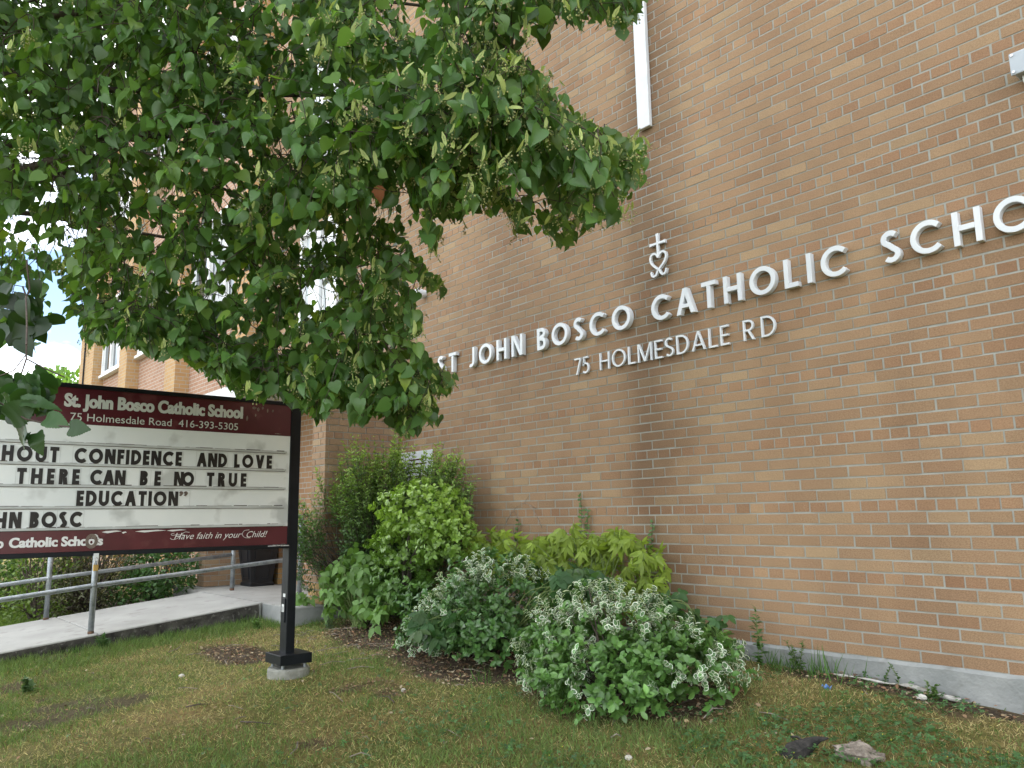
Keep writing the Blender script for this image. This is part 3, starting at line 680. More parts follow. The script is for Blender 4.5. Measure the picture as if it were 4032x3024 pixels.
# post, base cover, bolts, footing, labels, padlock
PX, PY = SX-.05, -2.152
pb = MB().box((SX-.105, -2.203, -.10), (SX+.002, -2.135, 1.748)).build('post', MT['black'], sg, bevel=.004)
MB().box((SX-.072, -2.212, .12), (SX-.022, -2.2035, .29)).build('access_plate', MT['black'], pb, bevel=.001)
lb = MB().box((SX-.068, -2.2126, .235-.04), (SX-.030, -2.2121, .235+.015)).box((SX-.07, -2.2040, .30), (SX-.032, -2.2034, .325))
lb.build('sticker', MT['offwhite'], pb)
lk = MB()
for k in range(4): lk.box((SX-.064, -2.2131, .200+k*.009), (SX-.036, -2.2127, .204+k*.009))
lk.build('sticker_print', MT['glyph_black'], pb)
MB().box((PX-.13, PY-.125, -.165), (PX+.13, PY+.12, -.095)).build('base_cover', MT['black'], sg, bevel=.004)
bo = MB()
for sx in (-.085, .085):
    for sy in (-.085, .085): bo.tube([(PX+sx, PY+sy, -.21), (PX+sx, PY+sy, -.16)], .012, 8)
bo.build('anchor_bolts', MT['galv'], sg)
MB().tube([(PX, PY, -.55), (PX, PY, -.21), (PX, PY, -.196)], [.150, .150, .140], 36).build('footing', MT['footing'], sg, smooth=False)
# second leg of the sign, beyond the left picture edge
MB().box((SX-.105, YL-.14, -.9), (SX+.002, YL-.042, 1.748)).build('post', MT['black'], sg, bevel=.004)
pk = MB().tube([(SX+.012, -3.512, .60), (SX+.012, -3.512, .635), (SX+.012, -3.503, .645), (SX+.012, -3.494, .635), (SX+.012, -3.494, .60)], .003, 6)
pad = MB().box((SX+.004, -3.518, .560), (SX+.020, -3.488, .600)).build('padlock', MT['brass'], sg, bevel=.003); pk.build('shackle', MT['steel'], pad)
MB().box((SX+.0105, -3.52, .625), (SX+.0125, -3.49, .670)).build('hasp', MT['offwhite'], sg)

# ------------------------------------------------------------------ foliage kit
def tpl(verts, faces, fc=None):
    return dict(v=np.array(verts, float), l=np.concatenate([np.array(f) for f in faces]), s=np.array([len(f) for f in faces]), c=np.array(fc if fc else [0]*len(faces)))
def sym_leaf(outl, ys, fold=.25, droop=.2, base=0., cup=0.):
    """outl: right-hand outline [(x,y)] from base to tip; ys: midrib stations (len(outl))"""
    n = len(outl); v = []; f = []
    for y in ys: v.append((0, y, -droop*y*y))
    for sg_ in (1, -1):
        o = len(v)
        for x, y in outl: v.append((sg_*x, y, fold*x-droop*y*y))
        for i in range(n-1):
            q_ = [i, o+i, o+i+1, i+1]
            f.append(q_ if sg_ > 0 else q_[::-1])
    return tpl(v, f)
LO = [(0.02, -.02), (.20, -.10), (.38, .0), (.46, .17), (.47, .33), (.40, .52), (.27, .72), (.12, .90), (.01, 1.06)]; LM = [.02, .05, .12, .22, .35, .5, .68, .86, 1.05]
LINDEN = sym_leaf(LO, LM, .22, .22)
LINDENS = [LINDEN, sym_leaf([(x*.95+.012*math.sin(y*19), y) for x, y in LO], LM, .55, .40), sym_leaf([(x*1.05, y*.96) for x, y in LO], LM, .10, -.12), sym_leaf([(x*.9, y) for x, y in LO], LM, .9, .15)]
BO = []
for i_ in range(25):
    u = i_/24; xx = .50*math.sin(math.pi*min(1, u**.62))**.85*(1-.12*u)+.004; yy = -.12*math.sin(math.pi*min(1, u*4))*(u < .25)+1.06*u**1.05
    BO.append((xx*(1+(.05 if i_ % 2 else -.02)*(.1 < u < .97)), yy+(.012 if i_ % 2 else -.012)*(u > .1)))
BIGLEAF = sym_leaf(BO, [max(.02, y) for x, y in BO], .18, .25); BIGLEAF['v'][:, 2] += .018*np.sin(BIGLEAF['v'][:, 1]*21+np.abs(BIGLEAF['v'][:, 0])*9)*np.minimum(1, np.abs(BIGLEAF['v'][:, 0])*5)
OVAL = sym_leaf([(.01, 0), (.18, .12), (.29, .35), (.30, .58), (.19, .82), (.01, 1.0)], [0, .12, .35, .58, .82, 1.0], .28, .12)
LANCE = sym_leaf([(.01, 0), (.16, .3), (.14, .65), (.0, 1.0)], [0, .3, .65, 1.0], .3, .2)
BOX = sym_leaf([(.01, 0), (.20, .08), (.33, .28), (.42, .38), (.30, .48), (.27, .66), (.14, .80), (.0, 1.05)], [0, .08, .28, .38, .48, .66, .80, 1.05], .15, .3)
def vari(wm=.78):
    ol = [(.01, 0), (.20, .12), (.31, .36), (.31, .60), (.20, .83), (.005, 1.0)]; ys = [0, .12, .36, .6, .83, 1.0]; v = []; f = []; c = []
    for y in ys: v.append((0, y, -.1*y*y))
    wob = [wm-.02, wm-.12, wm+.0, wm-.10, wm-.03, wm+.04]
    for s_ in (1, -1):
        o = len(v)
        for (x, y), w in zip(ol, wob):
            yy = .5+(y-.5)*.80; v.append((s_*x*w, yy, .28*x*w-.1*y*y))
        for x, y in ol: v.append((s_*x, y, .28*x-.1*y*y+.02))
        for i in range(5):
            a = [i, o+i, o+i+1, i+1]; b_ = [o+i, o+6+i, o+6+i+1, o+i+1]
            f += [a if s_ > 0 else a[::-1], b_ if s_ > 0 else b_[::-1]]; c += [0, 1]
    return tpl(v, f, c)
VARI = vari(); VARI_THIN = vari(.90)
def multi(t0, placements):
    v = []; l = []; s_ = []; c = []; o = 0
    for ang, sc, off, tilt in placements:
        a = math.radians(ang); R_ = np.array([[math.cos(a), math.sin(a), 0], [-math.sin(a), math.cos(a), 0], [0, 0, 1]])
        V = t0['v']*sc; V = V+np.array([0, off, 0]); V[:, 2] -= tilt*V[:, 1]; V = V@R_
        v.append(V); l.append(t0['l']+o); s_.append(t0['s']); c.append(t0['c']); o += len(V)
    return dict(v=np.concatenate(v), l=np.concatenate(l), s=np.concatenate(s_), c=np.concatenate(c))
NARROW = sym_leaf([(.01, 0), (.12, .12), (.22, .35), (.21, .55), (.11, .82), (.0, 1.08)], [0, .12, .35, .55, .82, 1.08], .35, .35)
CREEPN = multi(NARROW, [(0, 1, .05, .5), (55, .9, .05, .5), (-55, .9, .05, .5), (105, .7, .05, .6), (-105, .7, .05, .6)])
CREEP = multi(OVAL, [(0, 1, .05, .25), (62, .88, .05, .3), (-62, .88, .05, .3), (125, .62, .05, .35), (-125, .62, .05, .35)])
TRI = multi(BOX, [(0, 1, .22, .3), (70, .85, .1, .3), (-70, .85, .1, .3)])
CLOVER = multi(tpl([(0, 0, 0), (.35, .35, .06), (.3, .75, 0), (0, .82, .05), (-.3, .75, 0), (-.35, .35, .06)], [(0, 1, 2, 3), (0, 3, 4, 5)]), [(0, 1, .02, 0), (120, 1, .02, 0), (-120, 1, .02, 0)])
BLADE = tpl([(-.5, 0, 0), (.5, 0, 0), (.32, .55, .06), (-.32, .55, .06), (0, 1, .22)], [(0, 1, 2, 3), (3, 2, 4)])
BRACT = tpl([(-.03, 0, 0), (.03, 0, 0), (.13, .35, .05), (.11, .75, .02), (0, 1, -.08), (-.11, .75, .02), (-.13, .35, .05)], [(0, 1, 2, 6), (6, 2, 3, 5), (5, 3, 4)])
BEAD = tpl([(0, 0, .5), (.5, 0, 0), (0, .5, 0), (-.5, 0, 0), (0, -.5, 0), (0, 0, -.5), ], [(0, 1, 2), (0, 2, 3), (0, 3, 4), (0, 4, 1), (5, 2, 1), (5, 3, 2), (5, 4, 3), (5, 1, 4)])
def ico():
    g_ = (1+5**.5)/2; v = np.array([(-1, g_, 0), (1, g_, 0), (-1, -g_, 0), (1, -g_, 0), (0, -1, g_), (0, 1, g_), (0, -1, -g_), (0, 1, -g_), (g_, 0, -1), (g_, 0, 1), (-g_, 0, -1), (-g_, 0, 1)], float)
    v *= .5/np.linalg.norm(v[0])
    return tpl(v, [(0,11,5),(0,5,1),(0,1,7),(0,7,10),(0,10,11),(1,5,9),(5,11,4),(11,10,2),(10,7,6),(7,1,8),(3,9,4),(3,4,2),(3,2,6),(3,6,8),(3,8,9),(4,9,5),(2,4,11),(6,2,10),(8,6,7),(9,8,1)])
BALL = ico()
class Leaves:
    def __init__(s): s.V = []; s.L = []; s.S = []; s.C = []; s.n = 0
    def add(s, t, P, A, Nn, sc, col, col2=None, wid=1.0):
        P = np.atleast_2d(P); k = len(P)
        if k == 0: return s
        A = nrm(np.broadcast_to(A, (k, 3)).astype(float)); Nn = np.broadcast_to(Nn, (k, 3)).astype(float)
        Nn = Nn-A*(Nn*A).sum(1, keepdims=True)
        bad = np.linalg.norm(Nn, axis=1) < 1e-3; Nn[bad] = np.cross(A[bad], [1, .3, .2]); Nn = nrm(Nn)
        X = np.cross(A, Nn); sc = np.broadcast_to(sc, (k,)); wid = np.broadcast_to(wid, (k,))
        tv = t['v']
        V = P[:, None, :]+sc[:, None, None]*(tv[None, :, 0:1]*X[:, None, :]*wid[:, None, None]+tv[None, :, 1:2]*A[:, None, :]+tv[None, :, 2:3]*Nn[:, None, :])
        m = len(tv)
        s.V.append(V.reshape(-1, 3)); s.L.append((t['l'][None, :]+(np.arange(k)*m)[:, None]+s.n).ravel()); s.S.append(np.tile(t['s'], k)); s.n += k*m
        c = np.broadcast_to(col, (k, 3)); cc = np.repeat(c[:, None, :], len(t['s']), 1).copy()
        if col2 is not None:
            c2 = np.broadcast_to(col2, (k, 3)); cc[:, t['c'] == 1, :] = c2[:, None, :]
        s.C.append(cc.reshape(-1, 3)); return s
    def build(s, name, m, parent=None, smooth=True):
        return np_mesh(name, np.concatenate(s.V), np.concatenate(s.L), np.concatenate(s.S), m, parent, np.concatenate(s.C), smooth)
def rdir(k): return nrm(RNG.normal(size=(k, 3)))
def tint(base, k, amt=.18, yel=.0):
    b_ = np.array(base)[None, :]*np.exp(RNG.normal(0, amt, (k, 1)))
    if yel: w = (RNG.random((k, 1))**2)*yel; b_ = b_*(1-w)+np.array([[.22, .24, .04]])*w
    return b_
def in_poly(px, py, poly):
    ins = np.zeros(px.shape, bool); n = len(poly); j = n-1
    for i in range(n):
        xi, yi = poly[i]; xj, yj = poly[j]
        c = ((yi > py) != (yj > py)) & (px < (xj-xi)*(py-yi)/((yj-yi) or 1e-9)+xi)
        ins ^= c; j = i
    return ins

# ------------------------------------------------------------------ linden tree
tree = empty('linden_tree', (-5.8, -5.8, -.7), 'large leafy linden tree with pale seed clusters overhanging the message sign', 'tree')
POLY = [(-400, -400), (1420, -400), (1390, 15), (1345, 75), (1318, 40), (1255, 62), (1205, 38), (1178, 82), (1120, 60), (1122, 110), (1165, 165), (1192, 190), (1217, 238), (1272, 268), (1345, 302), (1390, 328), (1382, 370), (1362, 425), (1335, 482), (1292, 478), (1248, 508), (1225, 545), (1195, 530), (1165, 498), (1130, 505), (1100, 462), (1062, 462), (1045, 440), (1008, 452), (1000, 485), (962, 470), (935, 432), (945, 525), (930, 532), (905, 505), (910, 468), (885, 480), (868, 530), (892, 562), (925, 592), (958, 625), (940, 632), (895, 605), (880, 622), (907, 690), (903, 712), (882, 735), (905, 768), (962, 808), (982, 828), (960, 852), (928, 850), (942, 905), (945, 918), (912, 905), (890, 948), (862, 935), (840, 905), (800, 880), (780, 918), (742, 880), (705, 875), (690, 918), (668, 880), (640, 870), (600, 848), (560, 862), (520, 845), (480, 825), (430, 800), (400, 772), (380, 765), (340, 772), (300, 752), (270, 740), (230, 735), (190, 745), (175, 730), (180, 702), (168, 682), (140, 678), (150, 650), (132, 618), (112, 592), (92, 600), (102, 645), (107, 690), (82, 702), (98, 738), (60, 742), (38, 762), (-10, 750), (-400, 760)]
HOLES = [((845, 445), 48, 42), ((600, 330), 30, 26), ((505, 85), 16, 14), ((690, 150), 14, 18), ((560, 395), 22, 14), ((220, 300), 20, 14), ((60, 350), 30, 22), ((165, 505), 22, 20), ((35, 470), 24, 20), ((110, 430), 16, 14), ((690, 640), 44, 36), ((660, 520), 20, 24), ((300, 585), 15, 22), ((250, 640), 14, 14), ((330, 660), 13, 18), ((770, 600), 14, 18), ((420, 640), 12, 14), ((520, 700), 14, 10), ((745, 720), 14, 12), ((600, 760), 16, 10), ((985, 330), 16, 12), ((1010, 95), 22, 16)]
def depth0(x, y): return 3.15+.0012*np.clip(y-280, 0, None)+.00055*np.clip(1300-x, 0, None)
NS = 2350
sx_, sy_ = [], []
while len(sx_) < NS:
    x, y = RNG.uniform(-150, 1400), RNG.uniform(-160, 950)
    if in_poly(np.array([x]), np.array([y+8]), POLY)[0] and RNG.random() < .12+2.6*max(0., float(fbm(x*.01, y*.012, 1.1, 19))-.34): sx_.append(x); sy_.append(y-30)
for _ in range(6000):
    x, y = RNG.uniform(170, 980), RNG.uniform(560, 940)
    if len(sx_) < NS+520 and in_poly(np.array([x]), np.array([y]), POLY)[0] and not in_poly(np.array([x]), np.array([y+75]), POLY)[0]: sx_.append(x); sy_.append(y-22)
sx_, sy_ = np.array(sx_), np.array(sy_); NS = len(sx_)
dz = depth0(sx_, sy_)+RNG.uniform(-.25, 1.15, NS)
seeds = CAM+dz[:, None]*(FW[None, :]+RT[None, :]*((sx_*1.8228-2016)/F_PX)[:, None]-UP[None, :]*((sy_*1.8228-1512)/F_PX)[:, None])
# the rest of the crown, above and behind the picture edge
k = 1500; ex = rdir(k)*(RNG.random((k, 1))**.4)*np.array([2.6, 2.1, 1.6])+np.array([-4.6, -5.3, 4.7])
keep = (np.linalg.norm(ex-CAM, axis=1) > 2.2)
ex = ex[keep]
allseeds = np.concatenate([seeds, ex])
TR = np.array([-3.6, -5.7, 2.2])
LP, LA, LN, LS, LC = [], [], [], [], []
twg = MB(); fruit_at = []
def leafy_twig(p, d, n, step, size, col, twigs=True, hang=.5):
    pts = [p]; d = d/np.linalg.norm(d)
    for i in range(n):
        d = d+np.array([0, 0, -.13*hang])+RNG.normal(0, .07, 3); d = d/np.linalg.norm(d)
        p = p+d*step; pts.append(p)
        sd_ = np.cross(d, [0, 0, 1.]); sd_ = sd_/max(1e-6, np.linalg.norm(sd_))*(1 if i % 2 else -1)
        ax = sd_*RNG.uniform(.3, .9)+d*.45+np.array([0, 0, -RNG.uniform(.35, 1.0)])+RNG.normal(0, .18, 3)
        pet = p+nrm(sd_*.8+d*.5+np.array([0, 0, -.2]))*.02
        nn = RNG.normal(0, .55, 3)+np.array([0, 0, .55])+sd_*.3
        LP.append(pet); LA.append(ax); LN.append(nn); LS.append(size*RNG.uniform(.5, 1.22)); LC.append(col)
    return pts
hubs = allseeds[RNG.choice(len(seeds), 13, replace=False)]+FW*.85+np.array([0, 0, .12])
hubs = np.concatenate([hubs, ex[RNG.choice(len(ex), 8, replace=False)]])
# limbs from the trunk to the hubs
limb = MB()
limb.tube([(-5.75, -5.85, -1.0), (-5.8, -5.82, -.2), (-5.82, -5.8, 1.0), (-5.78, -5.78, 2.2), (-5.7, -5.7, 3.4), (-5.5, -5.5, 4.8), (-5.2, -5.3, 6.0)], [.24, .19, .165, .15, .11, .06, .02], 14)
hp = []
for h in hubs:
    s0 = np.array([-5.75, -5.75, np.clip(h[2]-.5, 1.6, 4.6)])
    m1 = s0*.62+h*.38+np.array([0, 0, .28])+RNG.normal(0, .08, 3); m2 = s0*.28+h*.72+np.array([0, 0, .22])+RNG.normal(0, .08, 3)
    pts = smooth([s0, m1, m2, h], 6); n = len(pts)
    lx, ly, lz = proj(np.array(pts)); hp += [np.array(p) for p in pts[6:]]
    if ((lz > .2) & (lx > -30) & (lx < 2240) & (ly > 60) & (ly < 1600) & ~in_poly(lx, ly, [(x_, y_-18) for x_, y_ in POLY])).any(): continue
    limb.tube(pts, [.022*(1-i/n)+.004 for i in range(n)], 7)
hp = np.array(hp)
order = np.argsort(np.min(np.linalg.norm(allseeds[:, None, :]-hp[None, ::3, :], axis=2), 1))
nodes = np.zeros((len(hp)+len(allseeds), 3)); nodes[:len(hp)] = hp; nn_ = len(hp)
for i in order:
    sdp = allseeds[i]
    dd = np.linalg.norm(nodes[:nn_]-sdp, axis=1)+.5*np.maximum(0, sdp[2]-nodes[:nn_, 2]); j = int(np.argmin(dd)); a = nodes[j]
    nodes[nn_] = sdp; nn_ += 1
    dirn = sdp-a; L_ = np.linalg.norm(dirn)
    if L_ > .03 and (i < len(seeds)) and L_ < .9:
        mid = (a+sdp)/2+np.array([0, 0, .08*L_])+RNG.normal(0, .05*L_, 3); r_ = .0022+.0035*math.exp(-dd[j]*0-.004*(nn_-len(hp)))
        ppx, ppy, _ = proj(np.array([mid, sdp]))
        if in_poly(ppx, ppy, POLY).all(): twg.tube([a, mid, sdp], [r_*1.25, r_, r_*.85], 4, False)
    dh = nrm(dirn/max(L_, 1e-3)*.7+RNG.normal(0, .5, 3)+np.array([0, 0, -.35]))
    n = RNG.integers(6, 12)
    pts = leafy_twig(sdp, dh, n, .030, .064, (.088, .180, .050) if RNG.random() < .65 else (.130, .235, .056))
    if i < len(seeds):
        ppx, ppy, _ = proj(np.array(pts)); ok = in_poly(ppx, ppy, POLY); kk = int(np.argmin(ok)) if not ok.all() else len(pts)
        if kk > 2: twg.tube(pts[:kk], [.0026-.0014*u/kk for u in range(kk)], 3, False)
        fruit_at.append(pts[min(len(pts)-1, 3)])
LP, LA, LN, LS, LC = np.array(LP), np.array(LA), np.array(LN), np.array(LS), np.array(LC)
def prune(P, A, Sz):
    c = P+nrm(A)*Sz[:, None]*.5
    px, py, z = proj(c); inf = (z > .3) & (px > -60) & (px < 2270) & (py > -40) & (py < 1700)
    jx, jy = px+RNG.normal(0, 5, len(px)), py+RNG.normal(0, 5, len(px)); ok = in_poly(jx, jy, POLY) | ~inf
    for (hx, hy), rx, ry in HOLES:
        ok &= ~((((px-hx)/rx)**2+((py-hy)/ry)**2 < 1) & inf & (RNG.random(len(px)) < .85))
    lf_ = np.clip((820-px)/500, 0, 1)*np.clip((py-100)/250, 0, 1); ok &= ~(inf & (fbm(px*.01, py*.01, 1.7, 88)*.6+RNG.random(len(px))*.4 < .40*lf_))
    ok &= ~(inf & (z < 2.5)); ok &= np.linalg.norm(P-CAM, axis=1) > 1.9
    return ok
ok = prune(LP, LA, LS); LP, LA, LN, LS, LC = LP[ok], LA[ok], LN[ok], LS[ok], LC[ok]
cw = Leaves(); kk = len(LP)
cc = LC*np.exp(RNG.normal(0, .16, (kk, 1)))
yl = RNG.random(kk) < .05; cc[yl] = cc[yl]*np.array([1.9, 1.5, 1.0])
pick = RNG.integers(0, 4, kk)
for q_ in range(4): m_ = pick == q_; cw.add(LINDENS[q_], LP[m_], LA[m_], LN[m_], LS[m_], cc[m_])
# low spray of big leaves hanging near the camera, left of the sign header
spray = MB()
def at(x, y, d): return CAM+d*(FW+RT*((x*1.8228-2016)/F_PX)-UP*((y*1.8228-1512)/F_PX))
for (x0, y0, x1, y1, d) in ((60, 560, 55, 700, 2.5), (50, 620, 90, 720, 2.55), (20, 690, 65, 735, 2.6)):
    a, b_ = at(x0, y0, d), at(x1, y1, d)
    pts = [a+(b_-a)*u+RNG.normal(0, .006, 3) for u in np.linspace(0, 1, 6)]; spray.tube(pts, .0028, 4, False)
stem = [at(57, 745, 2.05), at(57, 775, 2.05), at(45, 810, 2.03), at(40, 850, 2.0)]; spray.tube(stem, .0022, 5, False)
spray.tube([at(57, 775, 2.05), at(95, 795, 2.06), at(140, 815, 2.08)], .0018, 4, False); spray.tube([at(57, 765, 2.05), at(30, 800, 2.04), at(0, 812, 2.03)], .0018, 4, False)
spray.tube([at(56, 640, 2.3), at(58, 700, 2.15), at(57, 745, 2.05)], .0026, 5, False)
spray.tube([at(-60, 800, 1.75), at(0, 870, 1.72), at(55, 905, 1.7), at(120, 920, 1.7), at(150, 922, 1.7)], .002, 5, False)
big = [(20, 905, 75, 865, .062, .25), (55, 912, 30, 975, .075, .4), (45, 870, 140, 870, .075, .3), (80, 935, 82, 985, .068, .6), (98, 905, 150, 915, .062, .35), (150, 925, 192, 925, .058, .55), (0, 870, -30, 920, .07, .3), (62, 935, 50, 952, .03, .4), (5, 850, 30, 880, .06, .3)]
for x0, y0, x1, y1, sz, f in big:
    a, b_ = at(x0, y0, 1.70), at(x1, y1, 1.70+RNG.normal(0, .02)); ax = b_-a
    nn = -FW*f*2+UP*.5+RNG.normal(0, .25, 3)
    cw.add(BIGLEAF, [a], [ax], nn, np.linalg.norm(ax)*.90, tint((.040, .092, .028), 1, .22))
for k in range(95):
    x, y = RNG.normal(55, 36), RNG.normal(850, 24)
    if not (-40 < x < 118 and 805 < y < 900): continue
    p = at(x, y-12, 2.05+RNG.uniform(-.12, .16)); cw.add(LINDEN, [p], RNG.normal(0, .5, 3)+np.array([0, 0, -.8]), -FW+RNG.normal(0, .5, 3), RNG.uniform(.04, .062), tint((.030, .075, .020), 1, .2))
for k in range(40):
    x, y = RNG.normal(50, 35), RNG.normal(690, 40)
    if not (-20 < x < 108 and 590 < y < 745): continue
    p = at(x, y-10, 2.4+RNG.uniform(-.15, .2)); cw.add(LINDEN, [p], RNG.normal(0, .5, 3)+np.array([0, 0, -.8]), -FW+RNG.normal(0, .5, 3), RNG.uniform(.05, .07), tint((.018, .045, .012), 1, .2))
# seed clusters: pale bracts with stalked beads
fr_ = Leaves(); fs = MB(); cnt = 0
fa = np.array(fruit_at); fpx, fpy, _ = proj(fa)
wt = np.clip((fpx-350)/700, .16, 1)
fa = fa[RNG.random(len(fa)) < wt*.95]
fa = fa-FW*RNG.uniform(0, .12, (len(fa), 1))
for p in fa:
    if not in_poly(*[np.array([q_[0]]) for q_ in proj(np.array([p+np.array([0, 0, -.05])]))[:2]], POLY)[0]: continue
    if np.linalg.norm(p-CAM) < 2.4: continue
    for b_ in range(RNG.integers(2, 5)):
        q_ = p+RNG.normal(0, .022, 3); ax = RNG.normal(0, .45, 3)+np.array([0, 0, -1]); ax /= np.linalg.norm(ax)
        L_ = RNG.uniform(.045, .07)
        fr_.add(BRACT, [q_], ax, RNG.normal(0, 1, 3), L_, tint((.42, .50, .17), 1, .15))
        j = q_+ax*L_*.5; e_ = j+np.array([0, 0, -.022])+RNG.normal(0, .008, 3); fs.tube([q_+ax*L_*.3, j, e_], .0008, 3, False)
        nb = RNG.integers(4, 8); bp = e_+RNG.normal(0, .011, (nb, 3))+np.array([0, 0, -.016])
        for b2 in bp: fs.tube([e_, b2], .0006, 3, False)
        fr_.add(BALL, bp, rdir(nb), rdir(nb), RNG.uniform(.006, .0085, nb), tint((.46, .46, .22), nb, .1))
cw.build('crown', MT['leaf'], tree)
tag(fr_.build('seed_clusters', MT['fruit'], tree), kind='stuff')
fs.build('seed_stalks', MT['greenstem'], tree)
limb.build('trunk', MT['bark'], tree, smooth=True)
for f in spray.f: pass
n0 = len(twg.v); twg.v += spray.v; twg.f += [[i+n0 for i in f] for f in spray.f]
twg.build('twigs', MT['twig'], tree, smooth=True)
dl = Leaves(); dl.add(BOX, [at(817, 400, 3.3)], (0.2, 0, -1), -FW, .075, (.26, .10, .045)); dl.build('dead_leaf', MT['litter'], tree)

# ------------------------------------------------------------------ shrubs
def shell(c, r, k, lo=.55, up=-.35):
    d = rdir(k*3); d = d[d[:, 2] > up][:k]; rad = lo+(1-lo)*RNG.random((len(d), 1))**.6
    return np.array(c)+d*np.array(r)*rad, d
def stems(root, base, tips, r0=.009, m=None, lab='stems'):
    s_ = MB()
    for tp in tips:
        b_ = np.array(base)+RNG.normal(0, .04, 3)*np.array([1, 1, 0]); mid = (b_+tp)/2+RNG.normal(0, .05, 3)
        s_.tube(smooth([b_, mid, tp], 4), [r0*(1-.75*i/8) for i in range(9)], 5, False)
    return s_.build(lab, m or MT['twig'], root, smooth=True)
def rosettes(lv, t, P, D, sz, col, col2=None, n=6, spread=.75, off=.01):
    """whorls of leaves round shoot tips P pointing along D"""
    for j in range(n):
        kk_ = len(P); a = rdir(kk_); side = nrm(a-D*(a*D).sum(1, keepdims=True)); s_ = sz*RNG.uniform(.7, 1.1, kk_)
        ax = nrm(side*spread+D*(.35+.5*(j/n))); c = col*np.exp(RNG.normal(0, .13, (kk_, 1)))
        lv.add(t, P-D*off*j, ax, D+side*.1, s_, c, None if col2 is None else col2*np.exp(RNG.normal(0, .05, (kk_, 1))))
def mound(name, label, blobs, vfun, npt, gcol, vsz=.046):
    c0 = np.mean([b_[0] for b_ in blobs], 0); root = empty(name, (c0[0], c0[1], gz(c0[0], c0[1])), label, 'shrub', 'white-edged euonymus mounds by the wall')
    P, D = [], []
    for c, r in blobs:
        p, d = shell(c, r, int(npt*(r[0]*r[1]+r[2]*r[0]+r[1]*r[2])), .62, -.6); P.append(p); D.append(nrm(d/np.array(r)))
    P = np.concatenate(P); D = np.concatenate(D)
    ok_ = P[:, 2] > gz(P[:, 0], P[:, 1])+.03; P, D = P[ok_], D[ok_]
    D = nrm(D+np.array([0, 0, .35])+RNG.normal(0, .3, D.shape)); vm = vfun(P, D)
    g_ = Leaves(); kk_ = (~vm).sum()
    rosettes(g_, OVAL, P[~vm], D[~vm], .050, tint(gcol, kk_, .2, .10)); g_.build('foliage', MT['leaf_gloss'], root)
    v_ = Leaves(); Pv = P[vm]+D[vm]*RNG.uniform(0, .05, (vm.sum(), 1)); Dv = D[vm]; hv = RNG.random(len(Pv)); gq = hv > .80; rosettes(v_, OVAL, Pv[gq], Dv[gq], .046, tint(gcol, gq.sum(), .2))
    for q_, tp_ in ((hv < .48, VARI), ((hv >= .48) & (hv <= .80), VARI_THIN)):
        rosettes(v_, tp_, Pv[q_], Dv[q_], vsz*.9, tint((.090, .185, .062), q_.sum(), .18), np.tile([[.78, .82, .70]], (q_.sum(), 1))*RNG.uniform(.75, 1.05, (q_.sum(), 1)), 6, .8, .012)
    v_.build('variegated_foliage', MT['leaf_gloss'], root)
    stems(root, (c0[0], c0[1], gz(c0[0], c0[1])), P[RNG.choice(len(P), 60)], .008)
    return root
def vR(P, D):
    n1 = vnoise(P[:, 0]*1.0+P[:, 1], P[:, 2], 4.2, 41)+.55*(vnoise(P[:, 0], P[:, 2]+P[:, 1], 14, 5)-.25)
    hi = P[:, 2]-(.20); rightlow = (P[:, 0] > -3.05) & (P[:, 2] < .12) & (P[:, 2] > -.10)
    leftlow = (P[:, 0] < -3.75) & (P[:, 2] < .08)
    return ((hi > 0) & (n1 > .60)) | (rightlow & (n1 > .50)) | (leftlow & (n1 > .56)) | (n1 > .98)
def vL(P, D):
    n1 = vnoise(P[:, 0]-P[:, 1], P[:, 2], 4.2, 77)+.55*(vnoise(P[:, 0], P[:, 2]+P[:, 1], 14, 15)-.25)
    left = P[:, 0] < -5.15; top_ = P[:, 2] > .40; band = (P[:, 2] > .02) & (P[:, 2] < .17)
    return (left & (n1 > .44)) | (top_ & (n1 > .56)) | (band & (n1 > .66)) | (n1 > .95)
mound('variegated_shrub', 'wide low euonymus mound with white-edged leaves, the larger and nearer one with green middle', [((-3.55, -1.04, .03), (.62, .44, .42)), ((-3.10, -.90, -.03), (.46, .38, .29)), ((-3.88, -1.02, -.04), (.42, .36, .30)), ((-3.40, -1.30, -.12), (.54, .30, .24))], vR, 780, (.095, .205, .048))
mound('variegated_shrub', 'rounder euonymus mound with white-edged leaves, left of the larger one, by the trunked shrub', [((-4.92, -.80, .14), (.62, .46, .48)), ((-5.25, -.84, .02), (.52, .40, .37)), ((-4.75, -1.0, -.02), (.46, .34, .28)), ((-5.45, -1.0, -.1), (.40, .30, .24))], vL, 780, (.068, .155, .042))
# upright yellow-green euonymus on a stem
up_ = empty('euonymus_shrub', (-6.45, -.66, -.15), 'upright bright green euonymus shrub on dark stems tied with a green ribbon', 'shrub')
P, D = [], []
for c, r, w in (((-6.20, -.66, .92), (.64, .38, .32), 1), ((-6.35, -.66, .62), (.46, .36, .28), 1), ((-5.85, -.62, .66), (.42, .32, .28), 1), ((-6.45, -.68, .25), (.45, .28, .36), .9), ((-6.1, -.7, .12), (.36, .26, .25), .9), ((-6.75, -.62, .45), (.30, .3, .35), .7)):
    p, d = shell(c, r, int(430*w*(r[0]*r[1]+r[2]*r[0]+r[1]*r[2])), .5, -.8); P.append(p); D.append(d)
P = np.concatenate(P); D = nrm(np.concatenate(D)+np.array([0, 0, .4])+RNG.normal(0, .3, (len(P), 3)))
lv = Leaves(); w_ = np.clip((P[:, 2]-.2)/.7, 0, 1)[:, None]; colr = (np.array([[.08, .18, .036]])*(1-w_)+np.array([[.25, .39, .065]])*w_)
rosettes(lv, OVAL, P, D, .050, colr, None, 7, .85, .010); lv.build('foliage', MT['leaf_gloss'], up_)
tb = MB()
